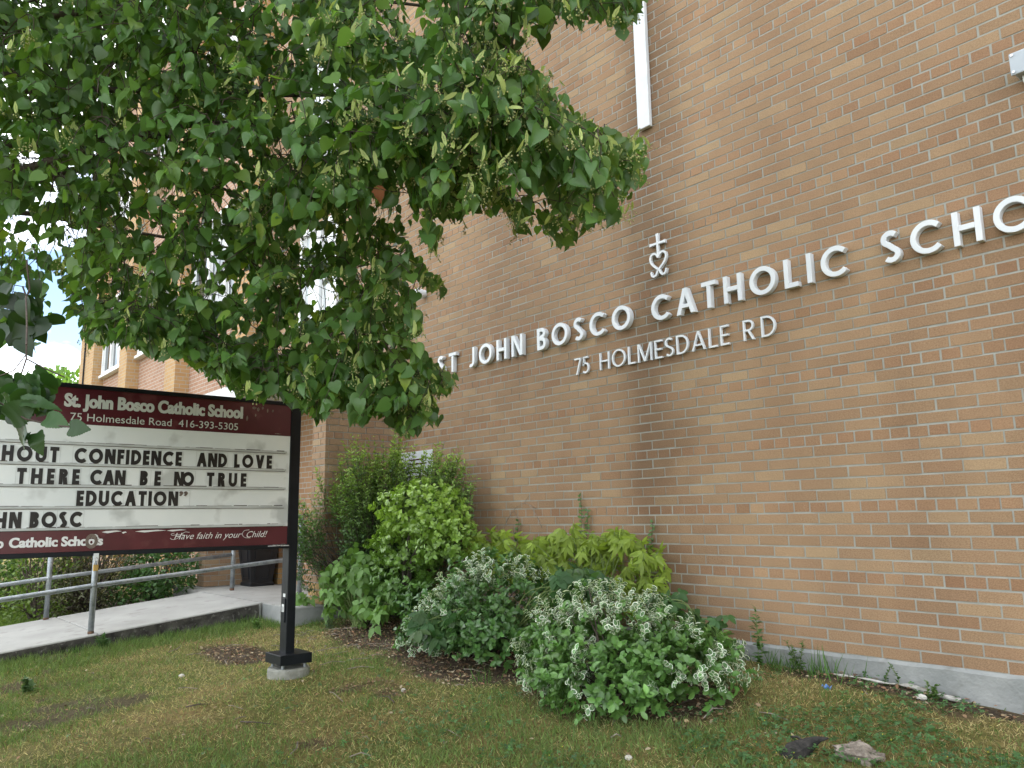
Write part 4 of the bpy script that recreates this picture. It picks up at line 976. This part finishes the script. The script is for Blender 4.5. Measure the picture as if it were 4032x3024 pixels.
for dx, dy in ((-.03, 0), (.03, .02), (.07, -.02), (0, -.03)):
    tb.tube(smooth([(-6.43+dx, -.66+dy, -.2), (-6.41+dx*.8, -.66+dy, .1), (-6.38+dx*1.2, -.66+dy*1.5, .45), (-6.2+dx*4, -.66+dy*3, .8)], 5), [.020-.0009*i for i in range(16)], 7)
tb.build('trunk', MT['bark'], up_, smooth=True)
rb = MB(); A_ = [(-6.40+.085*math.cos(u), -.665+.085*math.sin(u)) for u in np.linspace(0, 2*math.pi, 21)[:-1]]
for (x, y) in A_: rb.v += [(x, y, .055), (x, y, .085)]
rb.f = [[2*i, (2*i+2) % 40, (2*i+3) % 40, 2*i+1] for i in range(20)]
ro_ = rb.build('ribbon', MT['ribbon'], up_); sm_ = ro_.modifiers.new('thick', 'SOLIDIFY'); sm_.thickness = .003
# tall fine-leaved privet behind
pv_ = empty('privet_shrub', (-7.35, -.40, -.13), 'tall airy fine-leaved privet shrub in front of the porch pier and notice', 'shrub')
lv = Leaves(); ps = MB()
tops = []
for k in range(1500):
    u = RNG.random(); c_i = RNG.choice(4, p=[.34, .32, .28, .06]); c = [(-7.30, -.62, .95), (-7.0, -.42, 1.0), (-6.35, -.30, 1.05), (-7.72, -1.12, .75)][c_i]
    r = [(.42, .34, .85), (.45, .22, .80), (.52, .20, .58), (.26, .16, .48)][c_i]
    tops.append(np.array(c)+rdir(1)[0]*np.array(r)*RNG.random()**.5)
for tp in tops:
    tp[1] = min(tp[1], -.06 if tp[0] > -7.6 else -.98); base = np.array([-7.3+RNG.normal(0, .12), -.42+RNG.normal(0, .06), -.12])
    d = nrm(tp-base+np.array([0, 0, .6])); L_ = RNG.uniform(.22, .42); n = 13
    s0 = tp-d*L_; pts = [s0+d*L_*i/n+np.array([0, 0, .02*math.sin(i)])+RNG.normal(0, .004, 3) for i in range(n+1)]
    ps.tube(pts, [.0022-.0001*i for i in range(n+1)], 3, False)
    if RNG.random() < .3: ps.tube(smooth([base, (base+s0)/2+RNG.normal(0, .06, 3), s0], 4), [.007-.0005*i for i in range(9)], 4, False)
    pp = np.repeat(np.array(pts[1:]), 2, 0); m = len(pp); sd_ = rdir(m); sd_ = nrm(sd_-d*(sd_@d)[:, None]); ax = sd_*.8+d*.7
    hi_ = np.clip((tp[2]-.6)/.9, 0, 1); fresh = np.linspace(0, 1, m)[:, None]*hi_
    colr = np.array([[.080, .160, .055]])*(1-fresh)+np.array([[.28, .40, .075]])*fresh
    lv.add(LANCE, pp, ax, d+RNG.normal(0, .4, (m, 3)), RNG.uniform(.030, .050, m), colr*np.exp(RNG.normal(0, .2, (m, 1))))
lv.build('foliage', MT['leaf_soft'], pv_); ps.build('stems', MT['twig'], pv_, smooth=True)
# sapling with drooping three-lobed leaves, left of the trunk
def sapling(name, label, cat, pts_, t, size, col, down=1.0, group=None, base=None):
    base = np.array(base); root = empty(name, tuple(base), label, cat, group); lv_ = Leaves(); s_ = MB()
    for p in pts_:
        p = np.array(p); mid = (p+base)/2+np.array([0, 0, .10])+RNG.normal(0, .04, 3); s_.tube(smooth([base+RNG.normal(0, .03, 3)*[1, 1, 0], mid, p], 5), [.006-.0004*i for i in range(11)], 4, False)
        for j in range(RNG.integers(4, 7)):
            a = rdir(1)[0]; ax = a*np.array([1, 1, .25])+np.array([0, -.25, -down*RNG.uniform(.5, 1.1)]); q_ = p+RNG.normal(0, .035, 3)
            s_.tube([p, q_], .0016, 3, False); lv_.add(t, [q_], ax, np.array([0.35, -.6, .7])+RNG.normal(0, .3, 3), size*RNG.uniform(.7, 1.15), tint(col, 1, .16, .12))
    lv_.build('foliage', MT['leaf_soft'], root); s_.build('stems', MT['greenstem'], root, smooth=True); return root
pts_ = [(-7.2+RNG.normal(0, .30), -.86+RNG.normal(0, .10), RNG.uniform(-.02, .52)) for _ in range(58)]
pts_ += [(-6.55+RNG.normal(0, .15), -.9+RNG.normal(0, .06), RNG.uniform(-.1, .3)) for _ in range(8)]
sapling('maple_sapling', 'low sapling with drooping light green lobed leaves, between the sign post and trunked shrub', 'sapling', pts_, TRI, .09, (.12, .235, .052), 1.0, base=(-6.95, -.85, -.16))
# yellow-green creeper bank against the wall behind the mounds
pts_ = [(RNG.uniform(-5.05, -3.80), -.22+RNG.normal(0, .08), RNG.uniform(.18, .74)) for _ in range(80)]+[(RNG.uniform(-5.9, -5.0), -.25+RNG.normal(0, .08), RNG.uniform(.30, .72)) for _ in range(34)]
pts_ = [p for p in pts_ if p[2] < .80-.45*max(0, (p[0]+4.25))]
sapling('creeper', 'yellow-green creeper with drooping leaves banked against the brick wall behind the mounds', 'creeper', pts_, CREEPN, .082, (.24, .33, .05), 1.3, base=(-4.4, -.2, -.1))
pts_ = [(RNG.uniform(-3.75, -3.05), -.30+RNG.normal(0, .08), RNG.uniform(-.02, .36)) for _ in range(26)]
pts_ = [p for p in pts_ if p[2] < .36-.35*(p[0]+3.75)]
sapling('creeper', 'dark green five-leaved creeper low on the wall right of the yellow-green one', 'creeper', pts_, CREEP, .085, (.050, .120, .035), .5, base=(-3.4, -.2, -.1))
pts_ = [(-5.0+RNG.normal(0, .12), -1.27+RNG.normal(0, .04), RNG.uniform(-.06, .20)) for _ in range(9)]+[(-3.95+RNG.normal(0, .14), -.90+RNG.normal(0, .06), .38+RNG.uniform(0, .08)) for _ in range(8)]
sapling('creeper', 'big five-fingered dark creeper leaves lying over the fronts of the white-edged mounds', 'creeper', pts_, CREEP, .105, (.040, .105, .030), .7, base=(-4.6, -.9, 0))
# thin climbers with paired leaves on the bricks
for lab, x, z0, z1 in (('thin leafy climber on the bricks, tallest of the wall tendrils', -4.74, .45, 1.02), ('short leafy tendril on the bricks at the right end of the yellow-green creeper', -3.98, .35, .80), ('short leafy tendril on the bricks above the left white-edged mound', -5.55, .4, .84)):
    r_ = empty('wall_climber', (x, -.02, z0), lab, 'climber', 'leafy tendrils climbing the bricks'); s_ = MB(); lv_ = Leaves()
    for o_ in ((0, .07) if z1 > 1 else (0,)):
        zz = np.arange(z0, z1-o_*1.6, .03); pp = np.stack([x+o_+.018*np.sin(zz*9), np.full(len(zz), -.022), zz], -1)
        s_.tube(pp, .002, 4, False)
        for sgn in (1, -1):
            m = len(pp); lv_.add(OVAL, pp, np.array([sgn*.8, -.35, .35])+RNG.normal(0, .3, (m, 3)), np.array([0, -1, .4])+RNG.normal(0, .3, (m, 3)), RNG.uniform(.026, .042, m), tint((.085, .17, .045), m, .2))
    s_.build('stem', MT['twig'], r_, smooth=True); lv_.build('foliage', MT['leaf_soft'], r_)
# dead tendril and the weeds along the wall foot
ds = MB()
for pts in ([(-5.75, -.03, .75), (-5.6, -.02, .92), (-5.45, -.02, .98), (-5.3, -.015, .93)], [(-5.6, -.02, .92), (-5.52, -.02, .80), (-5.55, -.02, .62)], [(-5.45, -.02, .98), (-5.38, -.02, 1.05)], [(-5.38, -.02, .96), (-5.27, -.03, .86), (-5.22, -.02, .76)]): ds.tube(smooth(pts, 6), .0022, 4)
tag(ds.build('dead_tendril', MT['deadwood']), 'bare dried tendril clinging to the bricks right of the bright shrub', 'dead vine')
def weed(x, y, h, n, label, col, t=LANCE, sz=.05):
    z = float(gz(x, y)); r_ = empty('weed', (x, y, z), label, 'weed'); s_ = MB(); lv_ = Leaves()
    for k in range(n):
        a = RNG.normal(0, .02+.12*h, 2); top_ = np.array([x+a[0], y-.02+min(a[1], 0), z+h*RNG.uniform(.7, 1)]); b_ = np.array([x+RNG.normal(0, .02), y, z-.01])
        pts = smooth([b_, (b_+top_)/2+RNG.normal(0, .012, 3), top_], 8); s_.tube(pts, .0022, 4, False); pp = np.repeat(np.array(pts[2:]), 3, 0); m = len(pp)
        ax = rdir(m)*np.array([1, 1, .3])+np.array([0, 0, .35]); lv_.add(t, pp, ax, np.array([0, 0, 1])+RNG.normal(0, .3, (m, 3)), sz*RNG.uniform(.6, 1.1, m)*np.linspace(1, .5, m), tint(col, m, .15))
    s_.build('stem', MT['greenstem'], r_, smooth=True); lv_.build('foliage', MT['leaf_soft'], r_)
weed(-3.02, -.16, .44, 2, 'tall upright weed with narrow leaves against the wall at the end of the mounds', (.075, .165, .045), LANCE, .085)
weed(-2.80, -.09, .20, 3, 'small narrow-leaved weed on the concrete wall base beside the mounds', (.08, .16, .04))
weed(-1.98, -.09, .11, 3, 'small leafy weed growing against the concrete base near the pale stick', (.09, .17, .04), OVAL, .03)
weed(-2.2, -.07, .15, 2, 'small slender weed against the concrete base, left of the pale stick', (.06, .13, .04), OVAL, .03)
weed(-7.15, -1.05, .20, 5, 'bluish small-leaved weed in the soil before the landing', (.09, .15, .10), OVAL, .028)
weed(-7.9, -1.45, .10, 5, 'low leafy weed on the lawn before the landing corner', (.11, .20, .05), OVAL, .045)
weed(-7.15, -3.55, .14, 2, 'pale broad-leaved weed on the lawn beside the ramp edge', (.12, .20, .08), OVAL, .075)
weed(-8.25, -2.75, .13, 4, 'dark leafy weed growing at the foot of the ramp wall', (.055, .13, .03), LANCE, .07)
# hedge beyond the ramp
def bush(name, label, cat, blobs, t, size, col, npt, yel=.1, group=None, tw=40, m='leaf_soft'):
    c0 = np.mean([b_[0] for b_ in blobs], 0); z = float(gz(c0[0], c0[1])); root = empty(name, (c0[0], c0[1], z), label, cat, group); lv_ = Leaves(); AP = []
    for c, r in blobs:
        p, d = shell(c, r, int(npt*(r[0]*r[1]+r[2]*r[0]+r[1]*r[2])), .45, -.7); d = nrm(d+np.array([0, 0, .3])+RNG.normal(0, .5, p.shape)); AP.append(p)
        lv_.add(t, p, nrm(d+RNG.normal(0, .5, p.shape)), np.array([0, 0, .8])+d*.5+RNG.normal(0, .4, p.shape), size*RNG.uniform(.6, 1.15, len(p)), tint(col, len(p), .22, yel))
    lv_.build('foliage', MT[m], root); AP = np.concatenate(AP); stems(root, (c0[0], c0[1], z), AP[RNG.choice(len(AP), tw)], .012); return root
G = 'shrubs beyond the ramp railing'
bush('hedge_shrub', 'dark green leafy shrub beyond the railing, next to the porch pier', 'shrub', [((-11.0, -1.45, .22), (.52, .45, .5)), ((-10.85, -1.75, -.02), (.42, .4, .28)), ((-11.5, -1.3, .3), (.5, .45, .6))], OVAL, .06, (.055, .125, .034), 1700, .05, G)
bush('hedge_shrub', 'half-dead yew shrub with brown bare twigs beyond the railing', 'shrub', [((-11.2, -2.15, .15), (.6, .55, .65)), ((-10.85, -2.45, -.06), (.45, .42, .36)), ((-11.7, -2.2, .4), (.6, .5, .6))], LANCE, .06, (.070, .075, .032), 1700, .05, G, 170)
bush('hedge_shrub', 'yellow-green small-leaved shrub beyond the railing', 'shrub', [((-11.4, -2.75, .20), (.55, .45, .62)), ((-11.1, -2.85, -.08), (.42, .35, .30))], OVAL, .05, (.105, .17, .035), 1300, .25, G)
bush('hedge_shrub', 'leafy mid-green shrub at the left end of the hedge, over the lawn', 'shrub', [((-12.6, -3.25, .28), (.75, .6, .62)), ((-12.2, -2.6, .35), (.7, .6, .6)), ((-13.4, -3.7, .2), (.7, .6, .6))], OVAL, .075, (.075, .155, .035), 750, .15, G)
# tree far beyond the school
ft_ = empty('distant_tree', (-36, 2.5, -.6), 'distant green treetop showing above the sign left of the building', 'tree')
lv = Leaves(); p, d = shell((-36, 2.0, 4.6), (3.2, 2.6, 2.4), 2600, .5, -.8); lv.add(OVAL, p, d+RNG.normal(0, .5, p.shape), rdir(len(p)), .30, tint((.11, .20, .04), len(p), .2))
lv.build('crown', MT['leaf_soft'], ft_); MB().tube([(-36, 2.2, -.8), (-36, 2.1, 2), (-36, 2, 4.5)], [.25, .2, .1], 8).build('trunk', MT['bark'], ft_, smooth=True)

# ------------------------------------------------------------------ lawn cover
def lawn_pts(n, x0, x1, y0, y1):
    X = RNG.uniform(x0, x1, n); Y = RNG.uniform(y0, y1, n); ok_ = ~((X < -7.64) & (Y > -1.22)) & ~((X < -8.33) & (X > -10.22)) & (Y < -.02)
    px, py, z = proj(np.stack([X, Y, gz(X, Y)], -1)); ok_ &= (z > 1) & (px > -600) & (px < 2800) & (py < 2100)
    return X[ok_], Y[ok_]
def gh(X, Y): return gz(X, Y)+.022*(fbm(X, Y, 1.8, 2)-.5)+.016*(vnoise(X, Y, 7, 4)-.5)
X, Y = lawn_pts(360000, -8.35, 1.0, -5.4, 0)
s_ = soil(X, Y); gn = fbm(X, Y, 1.1, 50); gn2 = fbm(X, Y, 4.5, 51)
lush = np.clip((gn-.40)*4, 0, 1)*.7+np.clip((gn2-.42)*4, 0, 1)*.35
lush = np.maximum(lush, np.clip((-7.6-X)/.4, 0, 1)*.9)           # greener strip along the ramp
lush = np.where(Y > -.9, lush*.75, lush)
keep = RNG.random(len(X)) < (1-.93*s_)*(.45+.55*lush)
X, Y, lush, s_ = X[keep], Y[keep], lush[keep], s_[keep]; k = len(X)
straw = RNG.random(k) > (.30+.58*lush)
gcol = np.where(straw[:, None], np.array([[.43, .36, .175]]), np.array([[.130, .195, .055]]))*np.exp(RNG.normal(0, .25, (k, 1)))
hh = np.where(straw, RNG.uniform(.016, .042, k), RNG.uniform(.018, .044, k)*(.7+.6*lush)); hh = np.where((X < -7.6) & ~straw, hh*1.7, hh)
A = np.stack([RNG.normal(0, .45, k), RNG.normal(0, .45, k), np.where(straw, .35, .9)], -1)
lv = Leaves(); lv.add(BLADE, np.stack([X, Y, gh(X, Y)-.002], -1), A, rdir(k), hh, gcol, None, np.where(straw, .0030, .0042)/hh*RNG.uniform(.7, 1.3, k))
X2, Y2 = lawn_pts(60000, -16, -10.3, -5.5, -2.2); k2 = len(X2)
lv.add(BLADE, np.stack([X2, Y2, gz(X2, Y2)-.004], -1), np.stack([RNG.normal(0, .4, k2), RNG.normal(0, .4, k2), np.ones(k2)], -1), rdir(k2), .055, tint((.13, .20, .035), k2, .25), None, .16)
tag(lv.build('grass', MT['grass']), 'short mown patchy green and straw-coloured grass', 'grass', kind='stuff')
# long tufts by the mounds, wall foot and ramp
tu = Leaves()
for cx, cy, n, h in ((-3.55, -1.42, 60, .13), (-3.3, -1.40, 40, .10), (-2.62, -.10, 60, .17), (-2.9, -.10, 70, .13), (-4.45, -1.30, 30, .11), (-8.22, -1.9, 90, .09), (-8.2, -2.2, 90, .10), (-8.1, -1.6, 80, .08), (-8.25, -1.42, 60, .10), (-8.28, -3.0, 80, .08), (-3.95, -1.55, 25, .10), (-2.35, -.5, 40, .09), (-8.2, -2.5, 90, .09), (-7.8, -1.32, 60, .08), (-7.45, -1.1, 40, .08)):
    x = cx+RNG.normal(0, .07, n); y = np.minimum(cy+RNG.normal(0, .05, n), -.03)
    tu.add(BLADE, np.stack([x, y, gh(x, y)-.004], -1), np.stack([RNG.normal(0, .3, n), RNG.normal(0, .3, n), np.ones(n)], -1), rdir(n), h*RNG.uniform(.5, 1.2, n), tint((.07, .15, .03), n, .2), None, .045)
tag(tu.build('tall_grass', MT['grass']), 'longer grass tufts along the wall foot, mounds and ramp edge', 'grass', kind='stuff')
X, Y = lawn_pts(110000, -6.0, .2, -4.2, -.05); cn = fbm(X, Y, 2.0, 60); dens = np.clip((cn-.46)*7, 0, 1)*np.clip((X+4.6)/1.5, 0.08, 1)*(1-.75*soil(X, Y)); dens = np.where(Y > -1.3, dens*1.0, dens*.75)
kp = RNG.random(len(X)) < dens*.36; X, Y = X[kp], Y[kp]; k = len(X)
cl = Leaves(); cl.add(CLOVER, np.stack([X, Y, gh(X, Y)+RNG.uniform(.010, .050, k)], -1), rdir(k)*np.array([1, 1, .25]), np.array([0, 0, 1])+RNG.normal(0, .35, (k, 3)), RNG.uniform(.012, .021, k), tint((.075, .165, .058), k, .25))
kf = max(1, k//70); cl.add(BALL, np.stack([X[:kf], Y[:kf], gh(X[:kf], Y[:kf])+.052], -1), rdir(kf), rdir(kf), .006, np.tile([[.55, .50, .06]], (kf, 1)))
tag(cl.build('clover', MT['leaf_soft']), 'patches of small dark clover with tiny yellow heads', 'ground cover', kind='stuff')
# fallen leaves, bracts and bits
X, Y = lawn_pts(42000, -8.3, .2, -4.6, -.02); s_ = soil(X, Y); kp = RNG.random(len(X)) < (.022+.85*s_*(Y > -2.4)); X, Y = X[kp], Y[kp]; k = len(X)
li = Leaves(); pal = np.array([(.20, .13, .075), (.30, .22, .13), (.12, .075, .045), (.36, .30, .20), (.26, .15, .09)])[RNG.integers(0, 5, k)]
li.add(OVAL, np.stack([X, Y, gh(X, Y)+RNG.uniform(.006, .02, k)], -1), rdir(k)*np.array([1, 1, .3]), np.array([0, 0, 1])+RNG.normal(0, .35, (k, 3)), RNG.uniform(.012, .034, k), pal*np.exp(RNG.normal(0, .2, (k, 1))))
tag(li.build('fallen_leaves', MT['litter']), 'dry fallen leaves and bracts scattered over soil and lawn', 'leaf litter', kind='stuff')
tw_ = MB()
for k in range(110):
    x, y = RNG.uniform(-7.6, -1.2), RNG.uniform(-3.4, -.2)
    if k > 60: x, y = RNG.uniform(-7.3, -5.6), RNG.uniform(-1.7, -.9)
    a = RNG.uniform(0, 6.28); L_ = RNG.uniform(.04, .20); z = float(gh(x, y))+.014
    tw_.tube([(x, y, z), (x+.5*L_*math.cos(a), y+.5*L_*math.sin(a), z+.010), (x+L_*math.cos(a+.2), y+L_*math.sin(a+.2), float(gh(x+L_*math.cos(a), y+L_*math.sin(a)))+.012)], RNG.uniform(.0015, .004), 5)
tag(tw_.build('fallen_twigs', MT['deadwood']), 'small dry twigs strewn over the lawn and soil', 'twigs', kind='stuff')
# single pieces lying on the ground
def lump(name, label, cat, c, r, m, seed, n=22, sharp=.35):
    b_ = MB(); b_.ball((0, 0, 0), 1, n, n//2); V = np.array(b_.v); nn = fbm(V[:, 0]*1.3+V[:, 2]*.7+seed, V[:, 1]*1.3-V[:, 2]*.9, 2.4, seed)-.5
    V = V*(1+sharp*2*nn[:, None])*np.array(r)+np.array(c); b_.v = [tuple(v) for v in V]
    return tag(b_.build(name, m, smooth=False), label, cat)
lump('dead_stump', 'rough grey-brown weathered wood stump lying in the grass at lower right', 'stump', (-1.90, -1.16, float(gh(-1.9, -1.16))+.008), (.105, .075, .046), MT['deadwood'], 5, 26, .7)
bp_ = MB(); c = np.array([-2.10, -1.28, float(gh(-2.1, -1.28))-.012])
bp_.tube([c+np.array(p) for p in ((-.06, -.05, -.01), (-.03, -.02, .02), (0, .0, .04), (.03, .03, .065), (.06, .05, .085), (.10, .07, .095))], [.035, .05, .045, .03, .015, .003], 9)
bk_ = bp_.build('bark_piece', MT['char'], smooth=False); tag(bk_, 'dark pointed piece of bark standing in the grass by the stump', 'bark piece')
bp2 = MB().tube([c+np.array(p) for p in ((-.10, .08, .06), (-.05, .06, .075), (0, .04, .062))], .005, 5); bp2.build('side_twig', MT['char'], bk_)
sk = MB(); xs_ = np.linspace(-2.55, -1.85, 14); pts = [(x, -.085-.02*math.sin(x*7), float(gh(x, -.09))+.02+.004*math.sin(x*23)) for x in xs_]
sk.tube(pts, [.006+.003*math.sin(i*1.7)+.006*(i > 7) for i in range(14)], 7); tag(sk.build('fallen_stick', MT['palestick'], smooth=True), 'pale bleached stick lying along the foot of the concrete base', 'stick')
bl = MB(); z = float(gh(-2.47, -.33))+.012
g_ = [[(-2.50+.05*i/4, -.345+.03*j/3, z+.014*math.sin(i*2.3+j*1.9)) for j in range(4)] for i in range(5)]
bl.v = [p for r_ in g_ for p in r_]; bl.f = [[i*4+j, (i+1)*4+j, (i+1)*4+j+1, i*4+j+1] for i in range(4) for j in range(3)]
o_ = bl.build('wrapper', MT['blue']); sm_ = o_.modifiers.new('thick', 'SOLIDIFY'); sm_.thickness = .001; tag(o_, 'crumpled scrap of blue wrapper on the soil near the wall', 'litter')
for i, (x, y, r, lab) in enumerate(((-6.55, -2.62, .022, 'small pale stone on the lawn left of the sign footing'), (-4.75, -1.75, .018, 'small white pebble on the lawn before the left mound'), (-2.02, -.16, .025, 'pale stone at the end of the bleached stick'), (-2.75, -1.75, .018, 'small cream pebble on the lawn before the larger mound'))):
    lump('pebble', lab, 'stone', (x, y, float(gh(x, y))+r*.5), (r*1.2, r, r*.7), MT['rubble'], 9+i, 10, .3)
for nm in ('a',): pass
for x, y, a, L_, lab in ((-5.05, -2.75, .3, .26, 'dark thin twig on the lawn at the lower left'), (-4.55, -1.95, 2.9, .24, 'dark twig lying on the lawn before the left mound'), (-5.6, -2.9, 1.1, .16, 'short forked grey twig on the lawn below the sign')):
    z = float(gh(x, y))+.018; t_ = MB().tube([(x, y, z), (x+.5*L_*math.cos(a), y+.5*L_*math.sin(a), z+.012), (x+L_*math.cos(a+.25), y+L_*math.sin(a+.25), z)], [.005, .004, .002], 6).tube([(x+.5*L_*math.cos(a), y+.5*L_*math.sin(a), z+.012), (x+.7*L_*math.cos(a-.5), y+.7*L_*math.sin(a-.5), z+.03)], .002, 5)
    tag(t_.build('twig', MT['twig'], smooth=True), lab, 'twig')
